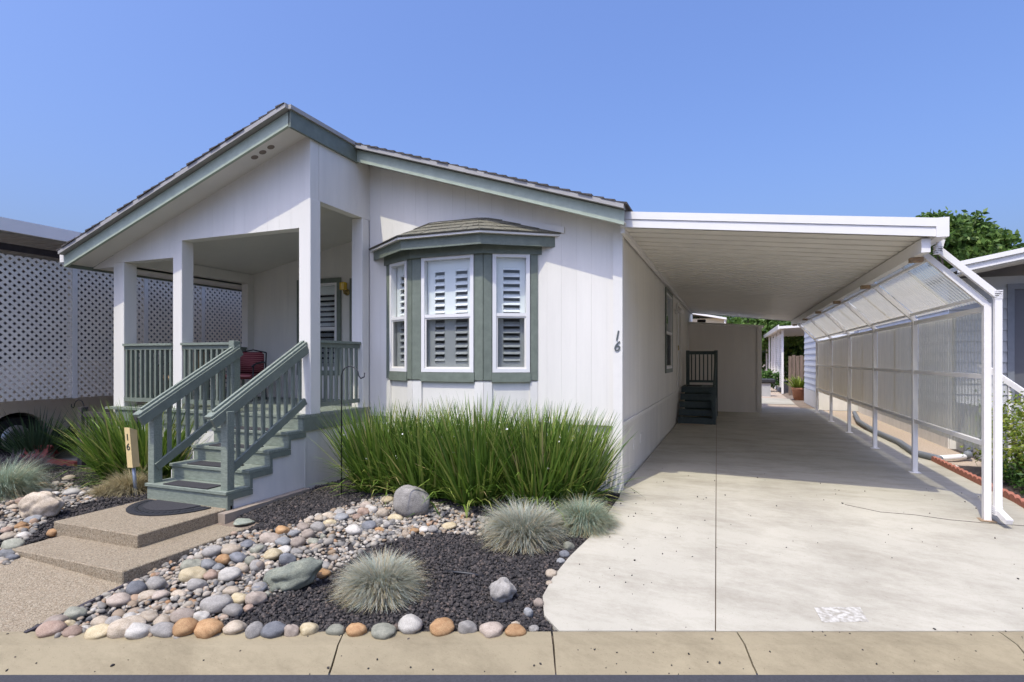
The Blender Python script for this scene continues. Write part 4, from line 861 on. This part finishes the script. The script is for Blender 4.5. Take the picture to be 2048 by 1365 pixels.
kd = np.stack([rng.uniform(-4.5, 5, 160), rng.uniform(3.66, 4.05, 160)], 1); kd = np.array([(*sd(a, b), 0) for a, b in kd]); kd[:, 2] = np.interp(kd[:, 0]*CF[0]+kd[:, 1]*CF[1], [3.66, 3.72, 3.8, 3.97, 4.05], [-.36, -.335, -.29, -.243, -.24])-gzv(kd[:, 0], kd[:, 1])
tag(grains('litter', kd, .006, 1, .2, .8, M['lava'], .5), 'scattered dark grit and litter along the kerb', 'litter', kind='stuff')
kd = np.concatenate([np.stack([rng.normal(-1.1, .35, 70), rng.uniform(4.3, 7.2, 70)], 1), np.stack([rng.uniform(-1, 3, 60), rng.uniform(5, 9, 60)], 1)]); kd = np.concatenate([kd, np.full((130, 1), .031)], 1); kd = kd[kd[:, 0] > -1.25]
tag(grains('litter', kd, .006, 1, .2, .8, M['lava'], .5), 'small dark grit strewn on the driveway', 'litter', kind='stuff')
# ------------------------------------------------------------------ plants
def blades(base, n, rad, length, width, lean, droop, seg=4, lvar=.3, up=0.0):
    """n tapered strips growing from a disc: arrays of vertices and quads"""
    r = rad*np.sqrt(rng.random(n)); a = rng.uniform(0, 2*np.pi, n); ox, oy = r*np.cos(a), r*np.sin(a)
    da = a+rng.normal(0, .5, n); ln = length*(1-lvar*rng.random(n)); th = np.clip(np.abs(rng.normal(0, 1, n))*lean*.55+lean*.75*(r/rad), 0, 1.5); dr = droop*rng.uniform(.3, 1.5, n)
    V = np.zeros((n, seg+1, 2, 3)); px, py_, pz = ox.copy(), oy.copy(), np.zeros(n); cur = th.copy(); wa = da+np.pi/2+rng.normal(0, .5, n)
    for k in range(seg+1):
        w = width*(1-(k/seg)**1.8)*.5+.0004
        for j, s in enumerate((-1, 1)):
            V[:, k, j, 0] = px+s*w*np.cos(wa); V[:, k, j, 1] = py_+s*w*np.sin(wa); V[:, k, j, 2] = pz
        px = px+np.sin(cur)*np.cos(da)*ln/seg; py_ = py_+np.sin(cur)*np.sin(da)*ln/seg; pz = pz+np.cos(cur)*ln/seg; cur = np.minimum(cur+dr/seg*(.4+k), 2.6)
    V[..., 2] = np.maximum(V[..., 2], .005)
    V = V+np.array(base); idx = np.arange(n*(seg+1)*2).reshape(n, seg+1, 2)
    Fq = np.stack([idx[:, :-1, 0], idx[:, :-1, 1], idx[:, 1:, 1], idx[:, 1:, 0]], -1).reshape(-1, 4)
    return V.reshape(-1, 3), Fq
def clump(name, loc, mat, label, cat, parts, group=None, pname='leaves'):
    e = empty(name, loc, label, cat, group); Vs, Fs, o_ = [], [], 0
    for p in parts:
        p = dict(p); V, Fq = blades(p.pop('base', (0, 0, 0)), **p); Vs.append(V); Fs.append(Fq+o_); o_ += len(V)
    fast_mesh(pname, np.concatenate(Vs), np.concatenate(Fs), mat, e); return e
GR = 'strap leaf clumps before the house'
for x, y, s, lb in ((-4.25, 6.25, 1.0, 'leafy green strap leaf clump beside the porch corner'), (-3.55, 6.15, 1.0, 'green strap leaf clump behind the big grey boulder'), (-2.85, 6.15, 1.08, 'tallest green strap leaf clump under the bay window centre'), (-2.15, 6.3, 1.02, 'green strap leaf clump under the right bay window'), (-1.88, 6.5, .95, 'green strap leaf clump at the house corner by the driveway')):
    e = clump('strap_leaf_plant', (x, y, gz(x, y)), M['strap'], lb, 'plant', [dict(n=860, rad=.32, length=1.26*s, width=.034, lean=.36, droop=.15, lvar=.55), dict(n=260, rad=.28, length=.95*s, width=.028, lean=.85, droop=.7, lvar=.5)], GR)
    n = 14; mbf = MB()
    for k in range(n):
        a = random.uniform(0, 6.28); r_ = random.uniform(.1, .45); zz = random.uniform(.45, .95); c_ = Vector((x+r_*math.cos(a), y+r_*math.sin(a)-.1, zz))
        for j in range(3):
            d_ = Vector((random.uniform(-1, 1), random.uniform(-1, 1), random.uniform(.2, 1))).normalized()*.022; n_ = d_.cross(Vector((.3, .9, .2))).normalized()*.011
            b_ = len(mbf.v); mbf.v += [tuple(c_), tuple(c_+d_*.6+n_), tuple(c_+d_), tuple(c_+d_*.6-n_)]; mbf.f.append((b_, b_+1, b_+2, b_+3))
    tag(mbf.build('flowers', M['vinyl'], e), kind='stuff')
clump('strap_leaf_plant', (-7.85, 5.62, 0), M['strap'], 'sprawling green strap leaf plant left of the porch stairs', 'plant', [dict(n=1100, rad=.5, length=1.25, width=.034, lean=.46, droop=.2, lvar=.5), dict(n=350, rad=.42, length=1.0, width=.028, lean=1.0, droop=.7, lvar=.45)])
def fescue(u, v, wpx, label, mat, n=3800, k=1.0):
    b, t = G(u, v); R_ = wpx*t/FPX/2
    sub = [dict(n=n//4, rad=R_*.18, length=R_*random.uniform(.85, 1.2)*k, width=.0048, lean=random.uniform(.7, 1.0), droop=random.uniform(.6, 1.2), seg=4, lvar=.5, base=(random.uniform(-.22, .22)*R_, random.uniform(-.2, .2)*R_, 0)) for q in range(5)]
    clump('fescue_tuft', b, mat, label, 'grass tuft', sub+[dict(n=n//3, rad=R_*.25, length=R_*1.05*k, width=.0045, lean=1.35, droop=.8, seg=4, lvar=.5)], 'ornamental fescue tufts', 'blades')
    e = [o for o in C.objects if o.name.startswith('fescue_tuft')][-1]; V, Fq = blades((0, 0, 0), n//2, R_*.3, R_*1.02*k, .004, 1.25, .7, 4, .5); fast_mesh('dry_blades', V, Fq, M['blonde'], e)
fescue(762, 1180, 185, 'round straw tinged fescue tuft on the lava rock', M['fescue'])
fescue(1045, 1078, 175, 'silvery blue fescue tuft in front of the strap leaf row', M['fescue'])
fescue(1165, 1052, 150, 'greenish fescue tuft spilling over the driveway edge', M['fescueg'])
fescue(-10, 995, 190, 'blue green fescue tuft cut by the left picture edge', M['fescueg'])
fescue(262, 985, 115, 'blonde dry grass tuft at the foot of the number marker', M['blonde'], 1800)
fescue(205, 992, 70, 'small pale grass tuft beside the stone patch', M['blonde'], 700)
b, _ = G(25, 935); clump('spiky_plant', b+Vector((-.3, .5, 0)), M['darkspike'], 'dark green spiky plant before the parked car', 'plant', [dict(n=260, rad=.2, length=1.0, width=.03, lean=.75, droop=.15, lvar=.35)])
b, _ = G(30, 950); clump('twiggy_shrub', b, M['twig'], 'low bare greyish twiggy shrub at the left edge', 'shrub', [dict(n=1200, rad=.3, length=.42, width=.008, lean=.8, droop=.5, lvar=.5)], None, 'twigs')
def leafcloud(n, blobs, size, clumps=60):
    """leaf quads gathered in clumps over the shells of several lobes"""
    w = np.array([b[3]*b[4]*b[5] for b in blobs])**.67; w = w/w.sum(); V = np.zeros((n, 4, 3)); bi = rng.choice(len(blobs), n, p=w); B_ = np.array(blobs)[bi]
    d = rng.normal(0, 1, (len(blobs), clumps, 3)); d /= np.linalg.norm(d, axis=-1, keepdims=True); ci = rng.integers(0, clumps, n); rr = rng.uniform(.62, 1.05, (len(blobs), clumps, 1)); cc = (d*rr)[bi, ci]
    c_ = B_[:, :3]+(cc+rng.normal(0, .17, (n, 3)))*B_[:, 3:6]
    u = rng.normal(0, 1, (n, 3)); u /= np.linalg.norm(u, axis=-1, keepdims=True); v = np.cross(u, rng.normal(0, 1, (n, 3))); v /= np.linalg.norm(v, axis=-1, keepdims=True); s = size*rng.uniform(.6, 1.3, (n, 1))
    V[:, 0] = c_-u*s; V[:, 1] = c_+v*s*.5; V[:, 2] = c_+u*s; V[:, 3] = c_-v*s*.5
    return V.reshape(-1, 3), np.arange(n*4).reshape(n, 4)
def tree(name, x, y, h, lobes, mat, label, n, size, cat='tree', group=None, trunk=.16, clumps=60):
    e = empty(name, (x, y, 0), label, cat, group); V, Fq = leafcloud(n, lobes, size, clumps); fast_mesh('crown' if cat == 'tree' else 'foliage', V, Fq, mat, e)
    mb = MB(); mb.tube([(x, y, 0), (x+.05, y, h*.3), (x-.03, y+.03, h*.55)], [trunk, trunk*.75, trunk*.4], 8)
    for l in lobes[:6]: mb.tube([(x, y, h*.3), (x+l[0]*.5, y+l[1]*.5, (h*.3+l[2])/2+.1), (x+l[0]*.9, y+l[1]*.9, l[2])], [trunk*.5, trunk*.3, trunk*.1], 6)
    mb.build('trunk' if cat == 'tree' else 'stems', M['bark'], e, True)
def lobes(cx, cz, rx, rz, n, s): return [(random.uniform(-1, 1)*rx, random.uniform(-1, 1)*rx*.7, cz+random.uniform(-1, 1)*rz, s*random.uniform(.7, 1.2), s*random.uniform(.7, 1.2), s*random.uniform(.6, 1)) for i in range(n)]
tree('bushy_hedge', 3.75, 9.9, 1.0, [(0, 0, .62, .5, .8, .5), (.5, .5, .6, .6, .6, .5), (.1, -.7, .45, .45, .5, .42)], M['limehedge'], 'yellow green rounded bush behind the clear plastic panel', 5000, .03, 'bush', trunk=.04)
tree('bushy_hedge', 4.3, 8.8, 1.0, [(0, 0, .7, .7, .7, .55), (.8, .2, .8, .8, .8, .6), (-.35, -.2, .35, .5, .6, .35), (.5, -.9, .4, .7, .5, .4), (1.6, .3, .8, .8, .9, .6)], M['hedge'], 'dark green leafy bush beyond the scalloped edging at right', 11000, .035, 'bush', trunk=.04)
tree('bushy_hedge', 3.7, 8.4, .5, [(0, 0, .16, .35, .6, .2), (0, 1.0, .16, .3, .6, .2)], M['hedge'], 'low green ground cover along the scalloped edging', 3000, .03, 'bush', trunk=.02)
tree('broadleaf_tree', 7.7, 24, 6, lobes(0, 5.35, 1.2, .8, 9, .72), M['tree'], 'dark rounded tree rising above the right neighbour roof', 16000, .11, group='background trees', clumps=40)
tree('broadleaf_tree', 10.3, 24.5, 5.5, lobes(0, 3.9, 1.5, .5, 8, .85), M['tree'], 'darker tree at the right picture edge above the roof', 14000, .12, group='background trees', clumps=40)
tree('feathery_tree', 1.2, 44, 9, lobes(0, 4.2, 3.2, 2.6, 14, 1.6), M['cedar'], 'bright green drooping tree beyond the far end of the carport', 16000, .16, group='background trees')
tree('feathery_tree', 5.0, 47, 9, lobes(0, 3.8, 3.0, 2.8, 12, 1.7), M['tree'], 'dark green tree behind the far lattice carport', 12000, .17, group='background trees')
tree('feathery_tree', -3.0, 50, 8, lobes(0, 4.5, 3.0, 2.6, 10, 1.7), M['tree'], 'dark tree behind the beige far house', 9000, .17, group='background trees')
tree('hedge_shrub', 1.75, 33, 1.5, lobes(0, .7, .4, .4, 4, .5), M['hedge'], 'small green shrub beside the far lattice screen', 1500, .09, 'bush', trunk=.04)

# ------------------------------------------------------------------ right side: edging, pipes, neighbour house
ed = empty('brick_edging', (3.13, 8, 0), 'low scalloped terracotta edging along the mulch bed', 'edging')
y = 7.6
while y < 11.0:
    pl = [(y, -.03)]+[(y+.075-.075*math.cos(math.pi*k/8), .05+.035*math.sin(math.pi*k/8)) for k in range(9)]+[(y+.15, -.03)]
    mb = MB(); mb.extr([(3.10, a+.002 if i == 0 else a, z+gz(3.1, y)+.03) for i, (a, z) in enumerate(pl)], (.06, 0, 0)); mb.build('scallop_brick', M['brick'], ed); y += .154
def pipe(pts, r, mat, label, ribs=True):
    P_ = [Vector(p) for p in pts]; out = []; rad = []
    for a, b in zip(P_[:-1], P_[1:]):
        n = max(2, int((b-a).length/.03))
        for k in range(n): out.append(a.lerp(b, k/n)); rad.append(r*(1+.08*(k % 2)) if ribs else r)
    thing('drain_pipe', MB().tube(out, rad, 10), mat, label, 'pipe', 'drain pipes', True)
pipe([(3.5, 19.5, .1), (3.15, 17, .08), (3.05, 14.8, .08), (3.10, 13, .08), (3.0, 11.6, .08), (3.2, 11.0, .08)], .055, M['pipe'], 'grey corrugated drain pipe lying along the driveway edge')
pipe([(3.7, 11.55, .07), (3.5, 11.35, .08), (3.22, 11.25, .06), (3.18, 10.9, .03), (3.3, 10.6, .0)], .045, M['alu'], 'white ribbed drain pipe curving out of the gravel')
pipe([(3.75, 11.62, .35), (3.75, 11.6, .12), (3.68, 11.45, .09)], .065, M['pipe'], 'dark pipe elbow standing by the neighbour skirting', False)
nh = empty('neighbour_house', (3.9, 13, 0), 'grey sided neighbour house with overhanging roof at the right', 'house')
def lap(fr, a0, a1, z0, z1, step, mat, parent):
    n = int((z1-z0)/step)
    for i in range(n):
        z = z0+i*step; mb = MB(); mb.hexa([fr.p(a0, .03, z), fr.p(a1, .03, z), fr.p(a1, 0, z), fr.p(a0, 0, z), fr.p(a0, .008, z+step-.002), fr.p(a1, .008, z+step-.002), fr.p(a1, 0, z+step-.002), fr.p(a0, 0, z+step-.002)]); mb.build('lap_board', mat, parent)
nf = FR((3.9, 13, 0), 0)
w = MB().box(3.9, 12, 13, 13.1, .85, 3.25).build('wall', M['ngrey'], nh); lap(nf, 0, .88, .85, 3.2, .2, M['ngrey'], w); lap(nf, 2.1, 6, .85, 3.2, .2, M['ngrey'], w)
w = MB().box(3.9, 4.0, 13.1, 21, .85, 3.25).build('wall', M['nwhite'], nh); lap(FR((3.9, 13, 0), -math.pi/2), -8, 0, .85, 3.2, .2, M['nwhite'], w)
for k in range(40): MB().box(3.885, 3.90, 13+.2*k+.004, 13+.2*k+.196, -.02, .86).build('skirting_board', M['white_panel'], nh)
MB().box(3.9, 12, 12.97, 12.999, -.02, .849).build('skirting', M['white_panel'], nh)
MB().fbox(nf, .98, 2.0, .0, .02, .95, 3.0).build('door', M['door'], nh); mb = MB(); mb.fbox(nf, .88, .98, .0, .05, .9, 3.1).fbox(nf, 2.0, 2.1, .0, .05, .9, 3.1).fbox(nf, .98, 2.0, .0, .05, 3.0, 3.1); mb.build('door_trim', M['pipe'], nh)
slope(mb := MB(), 3.75, 3.36, 8.2, 4.25, 12.0, 21.5, .08); mb.build('roof', M['ngrey'], nh); slope(mb := MB(), 8.201, 4.25, 12.6, 3.36, 12.0, 21.5, .08); mb.build('roof', M['ngrey'], nh)
for t0, t1, yy in ((-.13, .0, 11.95), (-.02, .06, 11.91)): rake(3.72, 8.2, lambda x: 3.36+(x-3.75)*.2, yy, 'fascia', M['alu'], t0, t1, .045, nh)
slope(mb := MB(), 3.8, 3.24, 8.2, 4.12, 12.0, 12.99, .02); mb.build('soffit', M['soffit'], nh)
nr = empty('neighbour_step_railing', (4.2, 11.5, 0), 'white sloping step railing before the grey neighbour house', 'railing')
MB().box(4.0, 6, 11.9, 12.96, .0, .9).build('porch_floor', M['ngrey'], nr)
MB().bar((4.02, 11.85, 1.62), (4.75, 11.2, .85), .06, .08).build('handrail', M['alu'], nr)
for k in range(6): t = k/5.5; x_, y_ = 4.05+.70*t, 11.83-.62*t; MB().bar((x_, y_, .0), (x_, y_, 1.58-.77*t), .035, .035).build('baluster', M['alu'], nr)
# buildings beyond the carport
lh = empty('lap_sided_house', (2.78, 21.4, 0), 'white lap sided building corner behind the carport end post', 'house')
w = MB().box(2.80, 8, 21.42, 25.2, .55, 3.6).build('wall', M['nwhite'], lh); lap(FR((2.80, 25.2, 0), -math.pi/2), 0, 3.75, .6, 3.5, .22, M['nwhite'], w); lap(FR((2.83, 21.42, 0), 0), 0, 2.2, .6, 3.5, .22, M['nwhite'], w)
for k in range(18): MB().box(2.77, 2.79, 21.42+.21*k, 21.42+.21*k+.2, .0, .58).build('skirting_board', M['white_panel'], lh)
MB().box(2.80, 6, 21.40, 21.419, .0, .58).build('skirting', M['white_panel'], lh)
bh = empty('beige_house', (-2, 38, 0), 'beige stucco house seen above the shed roof', 'house')
MB().box(-4, -.35, 38, 46, 0, 4.35).build('wall', M['ntan'], bh); slope(mb := MB(), -6.5, 5.6, -.2, 4.35, 37.6, 46, .12); mb.build('roof', M['alu'], bh); MB().box(-.34, -.26, 37.7, 37.8, 2, 4.25).build('downspout', M['alu'], bh)
fc = empty('far_carport', (2.45, 31, 0), 'white far carport with slatted side screens beyond the path', 'carport')
for y_ in (31, 33.5, 36, 38.5, 41, 44): MB().box(2.40, 2.5, y_, y_+.1, 0, 3.2).build('post', M['alu'], fc)
for i, y_ in enumerate((31.1, 33.6, 36.1)):
    mb = MB()
    for k in range(26): mb.box(2.44, 2.455, y_, y_+2.38, .3+k*.105, .375+k*.105)
    tag(mb.build('slat_screen', M['alu'], fc), kind='stuff'); 
    for k in range(4): MB().box(2.425, 2.439, y_+.1+.6*k, y_+.16+.6*k, .25, 3.05).build('batten', M['alu'], fc)
slope(mb := MB(), 2.25, 3.35, 5.5, 3.5, 30.4, 45, .12); mb.build('roof', M['alu'], fc); MB().box(2.2, 2.249, 30.4, 45, 3.2, 3.42).build('fascia', M['alu'], fc)
fw = empty('wood_fence', (3.0, 40, 0), 'weathered brown board fence behind the far carport', 'fence')
for k in range(10): MB().box(2.62+.16*k, 2.76+.16*k, 29.9, 29.93, 0, 1.9+random.uniform(-.04, .04)).build('fence_board', M['fencewood'], fw)
pt = empty('potted_plant', (2.95, 27.5, 0), 'potted yellow flowering plant in a terracotta pot by the lap siding', 'plant')
MB().lathe((2.72, 26.5, 0), [(.2, 0), (.27, .42), (.3, .44), (.3, .52), (.25, .52), (.22, .46)], 16).build('pot', M['pot'], pt, True)
V, Fq = blades((2.72-2.95, 26.5-27.5, .48), 160, .2, .75, .05, .7, .6); fast_mesh('leaves', V, Fq, M['limehedge'], pt)
tc_ = empty('storage_bin', (1.55, 28.5, 0), 'pale grey bin with black lid beside the far path', 'bin'); MB().box(1.3, 1.75, 28.4, 28.9, 0, .62).build('body', M['ngrey'], tc_); MB().box(1.2, 1.95, 28.3, 29.0, .62, .82).build('lid', M['black'], tc_, bevel=.05)

# ------------------------------------------------------------------ left neighbour: lattice, carport, parked car, trellis
LX = -10.35
la = empty('lattice_screen', (LX, 7, 0), 'tall white diagonal lattice screen beside the neighbour carport', 'lattice screen')
def clip(poly, axis, val, keep_ge):
    out = []
    for i in range(len(poly)):
        a, b = poly[i-1], poly[i]; ia = (a[axis] >= val) == keep_ge; ib = (b[axis] >= val) == keep_ge
        if ia != ib:
            t = (val-a[axis])/(b[axis]-a[axis]); out.append(tuple(a[k]+(b[k]-a[k])*t for k in (0, 1)))
        if ib: out.append(b)
    return out
def lattice_panel(y0, y1, z0, z1):
    mb = MB(); pit = .118; hw = .031
    for sgn, xo in ((1, 0), (-1, .007)):
        n = int((y1-y0+z1-z0)/pit)+2
        for i in range(-1, n):
            c0_ = (y0 if sgn > 0 else y0)+i*pit-(0 if sgn < 0 else (z1-z0)); h = z1-z0+.1
            pl = [(c0_-hw, z0-.05), (c0_+hw, z0-.05), (c0_+hw+h, z0-.05+h), (c0_-hw+h, z0-.05+h)] if sgn > 0 else [(c0_-hw, z0-.05), (c0_+hw, z0-.05), (c0_+hw-h, z0-.05+h), (c0_-hw-h, z0-.05+h)]
            for ax, vv, ge in ((0, y0, True), (0, y1, False), (1, z0, True), (1, z1, False)):
                if pl: pl = clip(pl, ax, vv, ge)
            if len(pl) >= 3: mb.extr([(LX+xo, p[0], p[1]) for p in pl], (.006, 0, 0))
    tag(mb.build('lattice_panel', M['lattice'], la), kind='stuff')
ly = [2.5, 3.72, 4.94, 6.14, 7.38, 8.62, 9.84, 11.06]
for a, b in zip(ly[:-1], ly[1:]):
    lattice_panel(a, b, 1.06, 3.32); MB().box(LX+.014, LX+.022, b-.04, b+.04, 1.05, 3.33).build('batten', M['trimwhite'], la)
    MB().box(LX-.1, LX-.02, b-.04, b+.04, 1.06, 3.58).build('post', M['trimwhite'], la)
nc = empty('neighbour_carport', (-10, 6, 0), 'pale flat roofed neighbour carport above the lattice at left', 'carport')
mb = MB(); ys2 = []
y = 3.0
while y < 16: ys2 += [(y, 0), (y+.17, 0), (y+.19, .05), (y+.23, .05)]; y += .25
for y_, h in ys2: mb.v += [(-10.0, y_, 3.63+h), (-15.5, y_, 3.85+h)]
mb.f = [(2*i, 2*i+1, 2*i+3, 2*i+2) for i in range(len(ys2)-1)]; mb.build('roof_pans', M['ngrey'], nc)
MB().box(-10.04, -9.98, 2.9, 16, 3.61, 3.80).build('fascia', M['alu'], nc); slope(mb := MB(), -15.5, 3.96, -10.045, 3.775, 2.9, 16, .03); mb.build('roof_sheet', M['alu'], nc)
MB().box(LX-.12, LX-.06, 2.5, 16, 3.40, 3.50).build('beam', M['oldwood'], nc)  # dark strip for the shadowed valance above the lattice, its shade put into the colour
nh2 = empty('left_neighbour_house', (-16, 6, 0), 'grey neighbour house wall behind the lattice screen', 'house'); MB().box(-15.7, -15.5, 2, 20, 0, 4.4).build('wall', M['pipe'], nh2)
car = empty('parked_car', (-12.2, 7.2, 0), 'beige car parked behind the lattice with its wheel arch showing', 'car')
def arch(cy, r): return [(cy-r*math.cos(t), .34+r*math.sin(t)) for t in [math.pi*k/12 for k in range(13)]]
pl = [(4.9, .3)]+arch(5.85, .46)+arch(8.55, .46)+[(9.5, .3), (9.55, .85), (9.3, 1.15), (8.6, 1.2), (7.9, 1.68), (6.6, 1.7), (5.9, 1.2), (5.0, 1.05)]
mb = MB(); mb.extr([(-11.35, y_, z_) for y_, z_ in pl], (-1.7, 0, 0)); mb.build('body', M['carpaint'], car)
MB().box(-12.9, -11.5, 5.0, 9.4, .2, .7).build('underbody', M['black'], car)
for y_ in (5.85, 8.55):
    wv = MB().lathe((-11.62, y_, .36), [(.2, 0), (.34, .01), (.36, .06), (.36, .16), (.34, .21), (.22, .22)], 24, 'x').build('wheel', M['black'], car, True)
    MB().lathe((-11.42, y_, .36), [(.23, 0), (.22, .02), (.1, .035), (.05, .03)], 20, 'x').build('hubcap', M['hub'], wv, True)
MB().box(-11.352, -11.34, 6.4, 8.0, .32, .42).build('sill', M['black'], car)
b, _ = G(128, 915)
tr = empty('wood_trellis', (-9.3, 6.0, 0), 'dark weathered wooden trellis panel behind the left strap leaf plant', 'trellis'); ty = 5.75
MB().box(-9.62, -9.52, ty, ty+.1, 0, .95).build('post', M['oldwood'], tr); MB().box(-8.35, -8.25, ty, ty+.1, 0, .95).build('post', M['oldwood'], tr); MB().box(-9.52, -8.35, ty+.02, ty+.08, .80, .88).build('rail', M['oldwood'], tr); MB().box(-9.52, -8.35, ty+.02, ty+.08, .1, .18).build('rail', M['oldwood'], tr)
for k in range(13): MB().box(-9.49+.09*k, -9.45+.09*k, ty+.03, ty+.05, .181, .799).build('slat', M['oldwood'], tr)
b, _ = G(78, 925); bh_ = empty('bird_house', b, 'small faded red wooden house ornament on the ground at left', 'ornament', rz=.5)
mb = MB(); mb.v = [(-.16, -.12, 0), (.16, -.12, 0), (.16, .12, 0), (-.16, .12, 0), (-.16, -.12, .14), (.16, -.12, .14), (.16, .12, .14), (-.16, .12, .14), (-.16, 0, .26), (.16, 0, .26)]; mb.f = [(0, 1, 2, 3), (0, 1, 5, 4), (2, 3, 7, 6), (1, 2, 6, 9, 5), (3, 0, 4, 8, 7), (4, 5, 9, 8), (6, 7, 8, 9)]
me = bpy.data.meshes.new('box'); me.from_pydata(mb.v, [], mb.f); link('walls', me, M['red'], bh_)
for s in (-1, 1):
    mb = MB(); mb.hexa([(-.2, s*.17, .11), (.2, s*.17, .11), (.2, 0, .265), (-.2, 0, .265), (-.2, s*.17, .125), (.2, s*.17, .125), (.2, 0, .285), (-.2, 0, .285)]); me = bpy.data.meshes.new('r'); me.from_pydata(mb.v, [], mb.f); link('roof_panel', me, M['red'], bh_)
thing('garden_timber', MB().box(b.x-.3, b.x+.9, b.y+.0, b.y+.1, b.z-.02, b.z+.06), M['red'], 'reddish timber edging lying before the trellis', 'timber')
print('objects', len(bpy.data.objects))
